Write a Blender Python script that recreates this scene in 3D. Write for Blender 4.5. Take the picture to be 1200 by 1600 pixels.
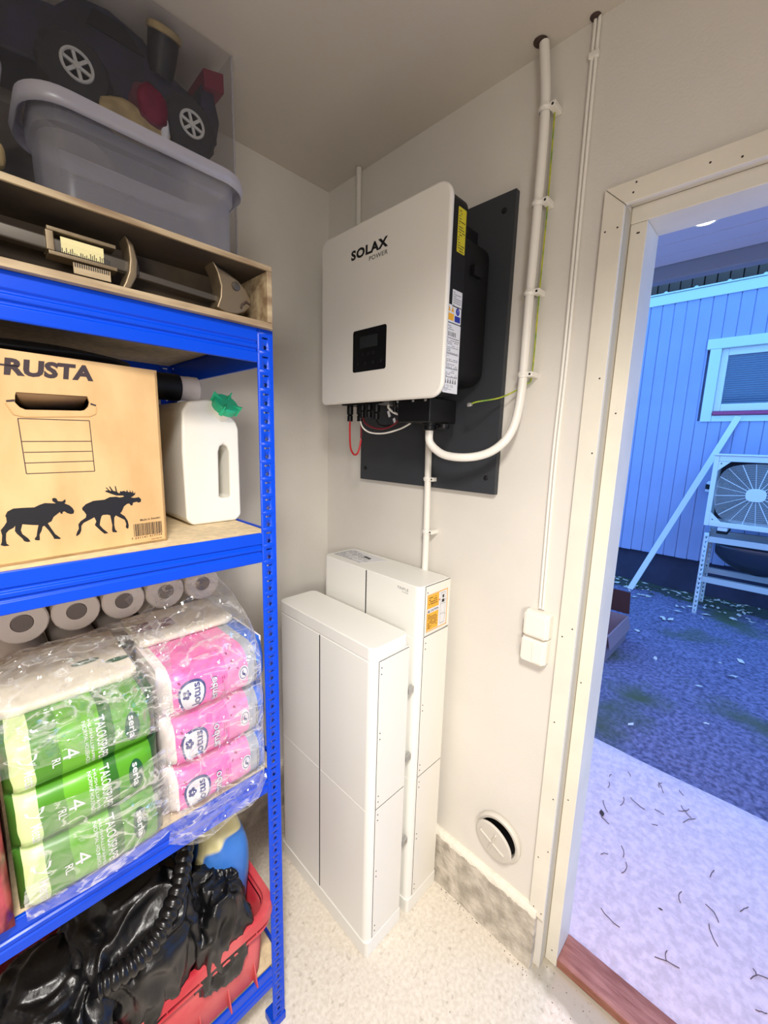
import bpy, bmesh, math, random
from mathutils import Vector, Matrix, noise
from math import sin, cos, pi, radians
random.seed(7)
SC = bpy.context.scene
COL = SC.collection
for o in list(bpy.data.objects): bpy.data.objects.remove(o)

# ---------------------------------------------------------------- camera
F_PX = 640.26
cam = bpy.data.objects.new('camera', bpy.data.cameras.new('camera')); COL.objects.link(cam)
cam.data.sensor_fit = 'VERTICAL'; cam.data.sensor_height = 36.0
cam.data.lens = F_PX / 1600 * 36.0
cam.data.clip_start = 0.02
yaw, pit, rol = 3.9176, -0.1709, 0.0275
d = Vector((cos(pit)*cos(yaw), cos(pit)*sin(yaw), sin(pit)))
R = d.cross(Vector((0, 0, 1))).normalized(); U = R.cross(d)
R2 = R*cos(rol) + U*sin(rol); U2 = -R*sin(rol) + U*cos(rol)
cam.matrix_world = Matrix(((R2.x, U2.x, -d.x, 1.1142), (R2.y, U2.y, -d.y, 1.4482), (R2.z, U2.z, -d.z, 1.6356), (0, 0, 0, 1)))
SC.camera = cam

# ---------------------------------------------------------------- world, lamps, exposure
W = bpy.data.worlds.new('overcast_dusk_sky'); SC.world = W; W.use_nodes = True
bg = W.node_tree.nodes['Background']
bg.inputs[0].default_value = (0.14, 0.41, 1.0, 1); bg.inputs[1].default_value = 3.1
SC.view_settings.view_transform = 'Standard'; SC.view_settings.look = 'None'
SC.view_settings.exposure = 0.0; SC.view_settings.gamma = 1.0; SC.view_settings.use_curve_mapping = False

def area(name, loc, size, sizey, power, color, target, spread=180):
    l = bpy.data.lights.new(name, 'AREA'); l.shape = 'RECTANGLE'; l.size = size; l.size_y = sizey
    l.energy = power; l.color = color; l.spread = radians(spread)
    o = bpy.data.objects.new(name, l); COL.objects.link(o); o.location = loc
    o.rotation_euler = (Vector(target) - Vector(loc)).to_track_quat('-Z', 'Y').to_euler()
    return o
area('ceiling_lamp_light', (1.25, 1.62, 2.42), 0.14, 0.42, 36, (1.0, 0.955, 0.90), (1.10, 1.50, 0), 138)
area('second_room_light', (1.9, 2.4, 1.75), 0.45, 0.45, 8.5, (1.0, 0.955, 0.90), (0.3, 0.5, 0.85), 105)  # unseen second light behind the camera, side fill without a fixture
area('porch_downlight_light', (-.956, 1.086, 2.488), 0.05, 0.05, 11, (1.0, 0.68, 0.80), (-.956, 1.086, 0), 165)

# ---------------------------------------------------------------- materials
def lin(c):
    return tuple(((v/255)/12.92 if v/255 <= .04045 else (((v/255)+.055)/1.055)**2.4) for v in c)
def mat(name, rgb, rough=.6, metal=0, bump=0, bscale=60, var=0, vscale=4, rgb2=None, spec=.5, bdist=.002, detail=6, coat=0, emit=0, stretch=None):
    m = bpy.data.materials.new(name); m.use_nodes = True
    nt = m.node_tree; b = nt.nodes['Principled BSDF']
    b.inputs['Base Color'].default_value = (*lin(rgb), 1); b.inputs['Roughness'].default_value = rough
    b.inputs['Metallic'].default_value = metal; b.inputs['Specular IOR Level'].default_value = spec
    b.inputs['Coat Weight'].default_value = coat
    tc = nt.nodes.new('ShaderNodeTexCoord'); src = tc.outputs['Object']
    if stretch:
        mp = nt.nodes.new('ShaderNodeMapping'); mp.inputs['Scale'].default_value = stretch
        nt.links.new(src, mp.inputs[0]); src = mp.outputs[0]
    if var or rgb2:
        n = nt.nodes.new('ShaderNodeTexNoise'); n.inputs['Scale'].default_value = vscale; n.inputs['Detail'].default_value = detail
        nt.links.new(src, n.inputs['Vector'])
        r = nt.nodes.new('ShaderNodeValToRGB'); r.color_ramp.elements[0].position = .36; r.color_ramp.elements[1].position = .64
        c2 = rgb2 or tuple(max(0, v*(1-var)) for v in rgb)
        r.color_ramp.elements[0].color = (*lin(c2), 1); r.color_ramp.elements[1].color = (*lin(rgb), 1)
        nt.links.new(n.outputs['Fac'], r.inputs[0]); nt.links.new(r.outputs[0], b.inputs['Base Color'])
    if bump:
        n2 = nt.nodes.new('ShaderNodeTexNoise'); n2.inputs['Scale'].default_value = bscale; n2.inputs['Detail'].default_value = 5
        nt.links.new(src, n2.inputs['Vector'])
        bp = nt.nodes.new('ShaderNodeBump'); bp.inputs['Strength'].default_value = bump; bp.inputs['Distance'].default_value = bdist
        nt.links.new(n2.outputs['Fac'], bp.inputs['Height']); nt.links.new(bp.outputs[0], b.inputs['Normal'])
    if emit:
        b.inputs['Emission Color'].default_value = (*lin(rgb), 1); b.inputs['Emission Strength'].default_value = emit
    return m
def clear(name, rgb, alpha, rough=.25, crinkle=0, cs=30, haze=.5, add=.45, ridges=False):
    """see-through plastic: a share of light passes straight, the rest is scattered or mirrored"""
    m = bpy.data.materials.new(name); m.use_nodes = True; nt = m.node_tree; nt.nodes.clear()
    out = nt.nodes.new('ShaderNodeOutputMaterial'); mix = nt.nodes.new('ShaderNodeMixShader')
    t = nt.nodes.new('ShaderNodeBsdfTransparent'); t.inputs[0].default_value = (.97, .97, .98, 1)
    g = nt.nodes.new('ShaderNodeBsdfGlossy'); g.inputs['Roughness'].default_value = rough; g.inputs[0].default_value = (1, 1, 1, 1)
    df = nt.nodes.new('ShaderNodeBsdfDiffuse'); df.inputs[0].default_value = (*lin(rgb), 1)
    m2 = nt.nodes.new('ShaderNodeMixShader'); m2.inputs[0].default_value = haze
    lw = nt.nodes.new('ShaderNodeLayerWeight'); lw.inputs[0].default_value = .35
    mr = nt.nodes.new('ShaderNodeMapRange'); mr.inputs['To Min'].default_value = alpha; mr.inputs['To Max'].default_value = min(1, alpha+add)
    nt.links.new(lw.outputs['Facing'], mr.inputs['Value']); nt.links.new(mr.outputs[0], mix.inputs[0])
    nt.links.new(t.outputs[0], mix.inputs[1]); nt.links.new(m2.outputs[0], mix.inputs[2])
    nt.links.new(g.outputs[0], m2.inputs[1]); nt.links.new(df.outputs[0], m2.inputs[2])
    nt.links.new(mix.outputs[0], out.inputs[0])
    if ridges:     # noise streaks whiten the film: layered folds and painted highlights in one
        tc = nt.nodes.new('ShaderNodeTexCoord'); mp = nt.nodes.new('ShaderNodeMapping'); mp.inputs['Rotation'].default_value = (.3, .5, .4); mp.inputs['Scale'].default_value = (1.0, 1.0, 2.2)
        n = nt.nodes.new('ShaderNodeTexNoise'); n.inputs['Scale'].default_value = 9; n.inputs['Detail'].default_value = 6; n.inputs['Distortion'].default_value = 1.2
        a1 = nt.nodes.new('ShaderNodeMath'); a1.operation = 'SUBTRACT'; a1.inputs[1].default_value = .5
        a2 = nt.nodes.new('ShaderNodeMath'); a2.operation = 'ABSOLUTE'
        r2 = nt.nodes.new('ShaderNodeMapRange'); r2.inputs['From Min'].default_value = 0; r2.inputs['From Max'].default_value = .028; r2.inputs['To Min'].default_value = .42; r2.inputs['To Max'].default_value = 0
        mxx = nt.nodes.new('ShaderNodeMath'); mxx.operation = 'ADD'; mxx.use_clamp = True
        nt.links.new(tc.outputs['Object'], mp.inputs[0]); nt.links.new(mp.outputs[0], n.inputs['Vector']); nt.links.new(n.outputs['Fac'], a1.inputs[0]); nt.links.new(a1.outputs[0], a2.inputs[0]); nt.links.new(a2.outputs[0], r2.inputs['Value'])
        nt.links.new(r2.outputs[0], mxx.inputs[0]); nt.links.new(mr.outputs[0], mxx.inputs[1]); nt.links.new(mxx.outputs[0], mix.inputs[0])
    if crinkle:
        tc = nt.nodes.new('ShaderNodeTexCoord'); n0 = nt.nodes.new('ShaderNodeTexNoise'); n0.inputs['Scale'].default_value = cs*.35
        nt.links.new(tc.outputs['Object'], n0.inputs['Vector'])
        v = nt.nodes.new('ShaderNodeTexVoronoi'); v.feature = 'DISTANCE_TO_EDGE'; v.inputs['Scale'].default_value = cs
        mx = nt.nodes.new('ShaderNodeMixRGB'); mx.inputs[0].default_value = .25
        nt.links.new(tc.outputs['Object'], mx.inputs[1]); nt.links.new(n0.outputs['Color'], mx.inputs[2]); nt.links.new(mx.outputs[0], v.inputs['Vector'])
        bp = nt.nodes.new('ShaderNodeBump'); bp.inputs['Strength'].default_value = crinkle; bp.inputs['Distance'].default_value = .006
        nt.links.new(v.outputs['Distance'], bp.inputs['Height'])
        for x in (g, df): nt.links.new(bp.outputs[0], x.inputs['Normal'])
        nt.links.new(bp.outputs[0], lw.inputs['Normal'])
    return m
def bands(name, stops, rough=.35, wobble=0, bump=.25, axis='X'):
    """printed film: flat colour bands along one axis of the pack"""
    m = mat(name, (255, 255, 255), rough, bump=bump, bscale=14, bdist=.004); nt = m.node_tree; b = nt.nodes['Principled BSDF']
    tc = nt.nodes.new('ShaderNodeTexCoord'); sp = nt.nodes.new('ShaderNodeSeparateXYZ'); src = tc.outputs['Generated']
    if wobble:
        n = nt.nodes.new('ShaderNodeTexNoise'); n.inputs['Scale'].default_value = 1.6; n.inputs['Detail'].default_value = 1
        mx = nt.nodes.new('ShaderNodeMixRGB'); mx.inputs[0].default_value = wobble
        nt.links.new(src, n.inputs['Vector']); nt.links.new(src, mx.inputs[1]); nt.links.new(n.outputs['Color'], mx.inputs[2]); src = mx.outputs[0]
    r = nt.nodes.new('ShaderNodeValToRGB'); r.color_ramp.interpolation = 'CONSTANT'
    e = r.color_ramp.elements
    while len(e) < len(stops): e.new(.5)
    for el, (p, c) in zip(e, stops): el.position = p; el.color = (*lin(c), 1)
    nt.links.new(src, sp.inputs[0]); nt.links.new(sp.outputs[axis], r.inputs[0]); nt.links.new(r.outputs[0], b.inputs['Base Color'])
    return m

M = {}
M['wall'] = mat('painted_wall', (226, 221, 211), .75, bump=.35, bscale=170, bdist=.0012, var=.03, vscale=2.5)
M['ceiling'] = mat('painted_ceiling', (214, 206, 194), .85, bump=.3, bscale=140, bdist=.0012, var=.03, vscale=2)
M['floor'] = mat('worn_painted_concrete', (232, 223, 208), .5, bump=.4, bscale=110, bdist=.0015, rgb2=(216, 206, 189), vscale=85, detail=10)
M['concrete'] = mat('rough_concrete', (196, 186, 168), .85, bump=.9, bscale=55, bdist=.005, rgb2=(158, 150, 136), vscale=12, detail=9, stretch=(1, .5, 2))
M['casing'] = mat('cream_painted_wood', (236, 230, 214), .45, bump=.15, bscale=60, bdist=.001, var=.03, vscale=8)
M['threshold'] = mat('red_brown_oiled_wood', (134, 78, 60), .35, bump=.4, bscale=30, bdist=.002, rgb2=(168, 112, 96), vscale=9, detail=9, stretch=(6, 1, 6))
M['battery'] = mat('off_white_powder_coat', (240, 238, 230), .38, bump=.08, bscale=400, bdist=.0004)
M['battery2'] = mat('off_white_cover_plate', (236, 232, 222), .45)
M['black'] = mat('black_plastic', (9, 9, 11), .45, spec=.35)
M['blackmatte'] = mat('matt_black_metal', (11, 12, 16), .55, spec=.35)
M['plate'] = mat('anthracite_board', (50, 53, 58), .55, bump=.08, bscale=200, bdist=.0005)
M['inverter'] = mat('white_inverter_lacquer', (236, 232, 222), .35)
M['conduit'] = mat('white_conduit_plastic', (240, 236, 226), .35)
M['screen'] = mat('lcd_screen', (42, 46, 46), .2)
M['ink'] = mat('black_ink', (18, 18, 22), .5)
M['brownink'] = mat('dark_brown_ink', (52, 38, 42), .6)
M['grayink'] = mat('grey_ink', (120, 120, 122), .5)
M['paper'] = mat('white_paper_label', (226, 226, 228), .45)
M['yellow'] = mat('yellow_warning_label', (214, 200, 40), .4)
M['orange'] = mat('orange_label', (240, 176, 48), .4)
M['bluelabel'] = mat('blue_label', (30, 50, 160), .4)
M['red'] = mat('red_cable', (190, 40, 44), .4)
M['darkred'] = mat('dark_red_cable', (110, 28, 36), .4)
M['greenwire'] = mat('green_yellow_wire', (110, 150, 50), .4, rgb2=(190, 190, 40), vscale=40)
M['steel'] = mat('zinc_steel', (190, 190, 188), .35, metal=.8)
M['blue'] = mat('cobalt_blue_enamel', (0, 66, 200), .3, spec=.3)
M['board'] = mat('light_chipboard', (226, 204, 164), .7, bump=.3, bscale=120, bdist=.001, var=.1, vscale=60)
M['card'] = mat('kraft_cardboard', (212, 176, 124), .75, bump=.15, bscale=70, bdist=.0008, rgb2=(196, 158, 106), vscale=14, stretch=(1, 1, .5))
M['cardedge'] = mat('cut_cardboard_edge', (196, 156, 104), .8)
M['carddark'] = mat('cardboard_inside', (120, 90, 58), .8)
M['can'] = mat('white_polyethylene', (232, 228, 216), .4, bump=.06, bscale=30, bdist=.002)
M['can'].node_tree.nodes['Principled BSDF'].inputs['Subsurface Weight'].default_value = .25
M['can'].node_tree.nodes['Principled BSDF'].inputs['Subsurface Radius'].default_value = (.02, .02, .018)
M['cap'] = mat('jade_green_plastic', (36, 186, 136), .4)
M['greenpack'] = bands('green_towel_wrap', [(0, (238, 240, 228)), (.02, (24, 76, 34)), (.10, (80, 150, 30)), (.34, (44, 104, 32)), (.42, (98, 168, 36)), (.66, (74, 138, 32)), (.80, (206, 226, 160)), (.915, (60, 106, 34)), (.985, (236, 236, 220))], wobble=.06)
M['pinkpack'] = bands('pink_tissue_wrap', [(0, (236, 236, 240)), (.03, (60, 112, 214)), (.15, (166, 172, 178)), (.25, (240, 138, 190)), (.45, (238, 104, 178)), (.90, (238, 226, 222))], wobble=.03)
M['whitepack'] = mat('white_paper_wrap', (222, 214, 194), .5, bump=.4, bscale=14, bdist=.006)
M['tissue'] = mat('white_tissue_paper', (206, 194, 184), .9, bump=.4, bscale=120, bdist=.002)
M['core'] = mat('grey_core_card', (112, 102, 98), .9)
M['film'] = clear('clear_crinkled_film', (255, 255, 255), .06, .12, crinkle=1.0, cs=22, haze=.42, add=.5, ridges=True)
M['bin'] = clear('frosted_storage_plastic', (172, 172, 182), .34, .3, haze=.85)
M['binrim'] = clear('frosted_rim_plastic', (196, 194, 204), .55, .35, haze=.85)
M['tallbin'] = clear('clear_box_plastic', (120, 120, 130), .05, .12, haze=.75, add=.2)
M['wood'] = mat('weathered_box_wood', (182, 162, 128), .65, bump=.3, bscale=40, bdist=.001, rgb2=(128, 104, 76), vscale=10, stretch=(.6, 4, 4))
M['wooddark'] = mat('stained_box_lining', (74, 62, 46), .8, rgb2=(46, 36, 28), vscale=8)
M['bronze'] = mat('aged_bronze', (132, 116, 92), .38, metal=.6, bump=.3, bscale=60, bdist=.001)
M['blade'] = mat('dull_steel_blade', (84, 78, 70), .4, metal=.5)
M['toyblue'] = mat('dark_toy_plastic', (32, 36, 62), .4, rgb2=(24, 24, 32), vscale=20)
M['tire'] = mat('toy_tyre_rubber', (24, 24, 28), .7)
M['rim'] = mat('silver_toy_rim', (206, 206, 200), .4)
M['toyred'] = mat('dark_red_toy_plastic', (122, 28, 52), .4)
M['tan'] = mat('tan_cloth', (196, 172, 120), .8, var=.2, vscale=30)
M['wine'] = mat('wine_cloth', (112, 44, 62), .8, var=.2, vscale=30)
M['grey'] = mat('grey_cloth', (120, 116, 110), .85, var=.2, vscale=20)
M['navy'] = mat('navy_cloth', (40, 44, 62), .85, var=.3, vscale=20)
M['crate'] = mat('dusty_red_plastic', (190, 44, 56), .5, rgb2=(204, 92, 92), vscale=10)
M['bag'] = mat('black_bin_liner', (12, 12, 14), .33, bump=.5, bscale=70, bdist=.003, stretch=(1, 1, .35))
M['hose'] = mat('black_ribbed_rubber', (10, 10, 12), .3)
M['bluebag'] = mat('blue_printed_sack', (58, 116, 196), .45, bump=.4, bscale=18, bdist=.005, rgb2=(222, 212, 160), vscale=7, detail=1)
_rp = [n for n in M['bluebag'].node_tree.nodes if n.type == 'VALTORGB'][0].color_ramp; _rp.elements[0].position = .36; _rp.elements[1].position = .38
M['cream'] = mat('cream_print', (226, 214, 156), .6)
M['floral'] = mat('floral_oilcloth', (96, 18, 44), .3, rgb2=(206, 84, 96), vscale=22, detail=2)
M['leafgreen'] = mat('printed_leaf_green', (70, 96, 72), .4)
M['valve'] = mat('grey_white_valve', (214, 208, 196), .45)
M['switch'] = mat('white_switch_plastic', (244, 238, 224), .35)
M['siding'] = mat('grey_blue_siding', (162, 164, 198), .55, bump=.2, bscale=60, bdist=.001, var=.03, vscale=3)
M['sidingtrim'] = mat('pale_siding_trim', (222, 226, 214), .5)
M['footing'] = mat('dark_footing_render', (66, 62, 84), .9, bump=.6, bscale=30, bdist=.006, var=.15, vscale=4)
M['soffit'] = mat('grey_soffit_boards', (206, 190, 194), .6)
M['fascia'] = mat('grey_fascia_wood', (140, 134, 138), .7)
M['darkboard'] = mat('dark_brown_boards', (104, 78, 60), .8, var=.2, vscale=6)
M['sill'] = mat('plum_sill', (176, 60, 104), .4)
M['outwhite'] = mat('weathered_white_metal', (236, 228, 224), .45)
M['outwhite2'] = mat('galvanised_shelf_steel', (206, 204, 200), .4, metal=.2)
M['paneblue'] = mat('window_glass_dark', (70, 96, 120), .08, spec=1)
M['blind'] = mat('window_blind_slat', (150, 156, 170), .5)
M['slab'] = mat('swept_concrete_slab', (226, 204, 210), .85, bump=.6, bscale=220, bdist=.002, rgb2=(202, 182, 188), vscale=45, detail=10)
M['cavity'] = mat('fan_cavity', (44, 40, 52), .7)
M['tray'] = mat('dark_steel_tray', (70, 74, 86), .3, metal=.6)
M['leaf'] = mat('pale_fallen_leaf', (226, 212, 196), .7)
M['leafdark'] = mat('dark_fallen_leaf', (66, 50, 44), .8)
M['twig'] = mat('dry_twig', (96, 74, 70), .9)
M['mauvecard'] = mat('weathered_carton', (150, 118, 122), .8)
M['browncard'] = mat('brown_carton_inside', (84, 42, 34), .8)
# ground outside: gravel and sparse turf with moss where it is shaded by feet rarely
g = mat('gravel_and_moss', (140, 132, 166), .95, bump=1.0, bscale=70, bdist=.02, rgb2=(88, 84, 112), vscale=38, detail=12)
nt = g.node_tree; tc = nt.nodes.new('ShaderNodeTexCoord'); n = nt.nodes.new('ShaderNodeTexNoise'); n.inputs['Scale'].default_value = 1.15; n.inputs['Detail'].default_value = 7
rr = nt.nodes.new('ShaderNodeValToRGB'); rr.color_ramp.elements[0].position = .53; rr.color_ramp.elements[1].position = .64
mx = nt.nodes.new('ShaderNodeMixRGB'); bs = nt.nodes['Principled BSDF']; old = bs.inputs['Base Color'].links[0].from_socket
nt.links.new(tc.outputs['Object'], n.inputs['Vector']); nt.links.new(n.outputs['Fac'], rr.inputs[0]); nt.links.new(rr.outputs[0], mx.inputs[0])
nt.links.new(old, mx.inputs[1]); mx.inputs[2].default_value = (*lin((84, 92, 66)), 1); nt.links.new(mx.outputs[0], bs.inputs['Base Color'])
M['ground'] = g
M['moss'] = mat('dark_moss', (62, 74, 48), .95, bump=1, bscale=60, bdist=.015, rgb2=(70, 70, 74), vscale=12)

# ---------------------------------------------------------------- mesh helpers
WL = {}
class MB:
    def __init__(s): s.v = []; s.f = []; s.m = []; s.cur = 0
    def add(s, vs, fs):
        n = len(s.v); s.v += [tuple(p) for p in vs]; s.f += [tuple(i+n for i in f) for f in fs]; s.m += [s.cur]*len(fs); return s
    def box(s, x0, x1, y0, y1, z0, z1):
        return s.add([(x, y, z) for x in (x0, x1) for y in (y0, y1) for z in (z0, z1)],
                     [(0, 1, 3, 2), (4, 6, 7, 5), (0, 4, 5, 1), (2, 3, 7, 6), (0, 2, 6, 4), (1, 5, 7, 3)])
    def obox(s, c, ax, ay, az):
        c, ax, ay, az = map(Vector, (c, ax, ay, az))
        return s.add([c+ax*a+ay*b+az*e for a in (-1, 1) for b in (-1, 1) for e in (-1, 1)],
                     [(0, 1, 3, 2), (4, 6, 7, 5), (0, 4, 5, 1), (2, 3, 7, 6), (0, 2, 6, 4), (1, 5, 7, 3)])
    def prism(s, poly, fn, w0, w1):
        n = len(poly)
        vs = [fn(a, b, w0) for a, b in poly] + [fn(a, b, w1) for a, b in poly]
        fs = [tuple(range(n))[::-1], tuple(range(n, 2*n))] + [(i, (i+1) % n, n+(i+1) % n, n+i) for i in range(n)]
        return s.add(vs, fs)
    def flat(s, poly, fn, w=0):
        return s.add([fn(a, b, w) for a, b in poly], [tuple(range(len(poly)))])
    def grid(s, fn, nu, nv, cu=False, cv=False):
        U_, V_ = nu + (not cu), nv + (not cv)
        vs = [fn(i/nu, j/nv) for i in range(U_) for j in range(V_)]
        fs = [(i*V_+j, ((i+1) % U_)*V_+j, ((i+1) % U_)*V_+(j+1) % V_, i*V_+(j+1) % V_) for i in range(nu) for j in range(nv)]
        return s.add(vs, fs)
    def tube(s, pts, r, seg=10, cap=True, smooth=0):
        P = [Vector(p) for p in pts]
        if smooth:
            Q = []
            for i in range(len(P)-1):
                p0, p1, p2, p3 = P[max(i-1, 0)], P[i], P[i+1], P[min(i+2, len(P)-1)]
                for k in range(smooth):
                    t = k/smooth
                    Q.append(.5*((2*p1)+(-p0+p2)*t+(2*p0-5*p1+4*p2-p3)*t*t+(-p0+3*p1-3*p2+p3)*t**3))
            P = Q+[P[-1]]
        rs = r if isinstance(r, list) else [r]*len(P)
        up = Vector((0, 0, 1)); vs = []; T0 = (P[1]-P[0]).normalized()
        a = T0.orthogonal().normalized()
        for i, p in enumerate(P):
            T = (P[min(i+1, len(P)-1)]-P[max(i-1, 0)]).normalized()
            a = (a - T*a.dot(T)).normalized(); b = T.cross(a)
            vs += [p+(a*cos(2*pi*k/seg)+b*sin(2*pi*k/seg))*rs[i] for k in range(seg)]
        n = len(P)
        fs = [(i*seg+k, i*seg+(k+1) % seg, (i+1)*seg+(k+1) % seg, (i+1)*seg+k) for i in range(n-1) for k in range(seg)]
        if cap: fs += [tuple(range(seg))[::-1], tuple(range((n-1)*seg, n*seg))]
        return s.add(vs, fs)
    def lathe(s, prof, o, axis, seg=24, sy=1, cap=True):
        o = Vector(o); ax = Vector(axis).normalized(); a = ax.orthogonal().normalized(); b = ax.cross(a)
        if abs(ax.z) < .5: b = Vector((0, 0, 1)) - ax*ax.z; b.normalize(); a = b.cross(ax)
        vs = [o+ax*h+(a*cos(2*pi*k/seg)+b*sin(2*pi*k/seg)*sy)*r for r, h in prof for k in range(seg)]
        n = len(prof)
        fs = [(i*seg+k, i*seg+(k+1) % seg, (i+1)*seg+(k+1) % seg, (i+1)*seg+k) for i in range(n-1) for k in range(seg)]
        if cap and prof[0][0] > 0: fs.append(tuple(range(seg))[::-1])
        if cap and prof[-1][0] > 0: fs.append(tuple(range((n-1)*seg, n*seg)))
        return s.add(vs, fs)
    def build(s, name, m, parent=None, bevel=0, sharp=35, seg=2, solid=0, recalc=True, subsurf=0, weld=False):
        me = bpy.data.meshes.new(name); vs = [Vector(v) for v in s.v]; off = Vector((0, 0, 0))
        if parent is None and vs:
            lo = [min(v[i] for v in vs) for i in range(3)]; hi = [max(v[i] for v in vs) for i in range(3)]
            off = Vector(((lo[0]+hi[0])/2, (lo[1]+hi[1])/2, lo[2])); vs = [v-off for v in vs]
        me.from_pydata([tuple(v) for v in vs], [], s.f)
        ms = m if isinstance(m, list) else [m]
        for x in ms: me.materials.append(x)
        if len(ms) > 1:
            for p, i in zip(me.polygons, s.m): p.material_index = i
        if weld:
            bm = bmesh.new(); bm.from_mesh(me); bmesh.ops.remove_doubles(bm, verts=bm.verts, dist=1e-5); bm.to_mesh(me); bm.free()
        if recalc:
            bm = bmesh.new(); bm.from_mesh(me); bmesh.ops.recalc_face_normals(bm, faces=bm.faces); bm.to_mesh(me); bm.free()
        me.polygons.foreach_set('use_smooth', [not weld]*len(me.polygons)); me.set_sharp_from_angle(angle=radians(sharp))
        o = bpy.data.objects.new(name, me); COL.objects.link(o); link(o, parent); o.location = off
        WL[o.name] = (WL[parent.name] if parent else Vector((0, 0, 0))) + off
        if parent: WL[o.name] = Vector((0, 0, 0))
        if solid:
            k = o.modifiers.new('thickness', 'SOLIDIFY'); k.thickness = solid; k.offset = 0
        if bevel:
            k = o.modifiers.new('edges', 'BEVEL'); k.width = bevel; k.segments = seg; k.limit_method = 'ANGLE'; k.angle_limit = radians(40)
            k = o.modifiers.new('flat faces', 'WEIGHTED_NORMAL'); k.keep_sharp = False; k.weight = 100
        if subsurf:
            k = o.modifiers.new('soft', 'SUBSURF'); k.levels = subsurf; k.render_levels = subsurf
        return o
def link(o, parent):
    if parent:
        o.parent = parent; o.matrix_parent_inverse = Matrix.Translation(-WL[parent.name])
def tag(o, label=None, cat=None, group=None, kind=None):
    for k, v in (('label', label), ('category', cat), ('group', group), ('kind', kind)):
        if v: o[k] = v
    return o
def empty(name, loc, label, cat, group=None):
    o = bpy.data.objects.new(name, None); COL.objects.link(o); o.location = loc; o.empty_display_size = .05
    WL[o.name] = Vector(loc); return tag(o, label, cat, group)
def struct(o): o['kind'] = 'structure'; return o
def copy_child(src, parent, delta=(0, 0, 0)):
    c = src.copy(); COL.objects.link(c); link(c, parent); c.location = Vector(src.location)+Vector(delta); WL[c.name] = Vector((0, 0, 0))
    return c
def rrect(a0, a1, b0, b1, r, n=6):
    P = []
    for cx, cy, t0 in ((a1-r, b1-r, 0), (a0+r, b1-r, 90), (a0+r, b0+r, 180), (a1-r, b0+r, 270)):
        for k in range(n+1): t = radians(t0+90*k/n); P.append((cx+r*cos(t), cy+r*sin(t)))
    return P
_tc = {}
def text_geo(s, bold=0, shear=0, space=1):
    key = (s, bold, shear, space)
    if key not in _tc:
        c = bpy.data.curves.new('txt', 'FONT'); c.body = s; c.offset = bold; c.shear = shear; c.space_character = space; c.resolution_u = 3
        o = bpy.data.objects.new('txt', c); COL.objects.link(o)
        bpy.context.view_layer.update()
        me = bpy.data.meshes.new_from_object(o.evaluated_get(bpy.context.evaluated_depsgraph_get()))
        vs = [v.co.copy() for v in me.vertices]; fs = [tuple(p.vertices) for p in me.polygons]
        bpy.data.objects.remove(o); bpy.data.curves.remove(c)
        x0 = min(v.x for v in vs); x1 = max(v.x for v in vs); y0 = min(v.y for v in vs); y1 = max(v.y for v in vs)
        _tc[key] = ([((v.x-x0)/(x1-x0), (v.y-y0)/(y1-y0)) for v in vs], fs, (x1-x0)/(y1-y0))
    return _tc[key]
def text(mb, s, fn, bold=0, shear=0, space=1):
    """fn(a,b) maps the unit box of the text to 3D"""
    v, f, asp = text_geo(s, bold, shear, space)
    return mb.add([fn(a, b) for a, b in v], f)
def lines_print(mb, fn, rows, seed, h=.35, gap=.3):
    """rows of tiny print on a label: fn(a,b) in the unit box"""
    rnd = random.Random(seed)
    for i in range(rows):
        b0 = 1-(i+.85)/rows; b1 = b0+h/rows; a = .0
        while a < .93:
            w = rnd.uniform(.05, .2); e = min(a+w, 1)
            if rnd.random() > gap*.4: mb.add([fn(a, b0), fn(e, b0), fn(e, b1), fn(a, b1)], [(0, 1, 2, 3)])
            a = e+.03
            if rnd.random() < .12: break
def bars(mb, fn, n, seed):
    rnd = random.Random(seed); a = 0
    while a < 1:
        w = rnd.choice((.6, .6, 1.2, 2))/n; e = min(1, a+w)
        mb.add([fn(a, 0), fn(e, 0), fn(e, 1), fn(a, 1)], [(0, 1, 2, 3)]); a = e+rnd.choice((.6, .9, 1.4))/n

# ================================================================= ROOM
H = 2.5975
struct(MB().box(-.045, 2.7, -.1, 3.1, -.06, 0).build('floor', M['floor'], recalc=True))
struct(MB().box(-.12, 2.7, -.1, 3.1, H, H+.08).build('ceiling', M['ceiling']))
struct(MB().box(0, 2.7, -.1, 0, 0, H).build('wall_left', M['wall']))
w = MB(); w.box(-.04, 0, -.1, 1.10, 0, H); w.box(-.12, -.04, -.1, 1.10, 0, H); w.box(-.12, 0, 1.10, 2.09, 2.19, H); w.box(-.12, 0, 2.09, 3.1, 0, H)
struct(w.build('wall_right', M['wall']))
struct(MB().box(0, 2.7, 3.0, 3.1, 0, H).build('wall_front', M['wall']))
struct(MB().box(2.6, 2.7, 0, 3.0, 0, H).build('wall_back', M['wall']))

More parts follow.
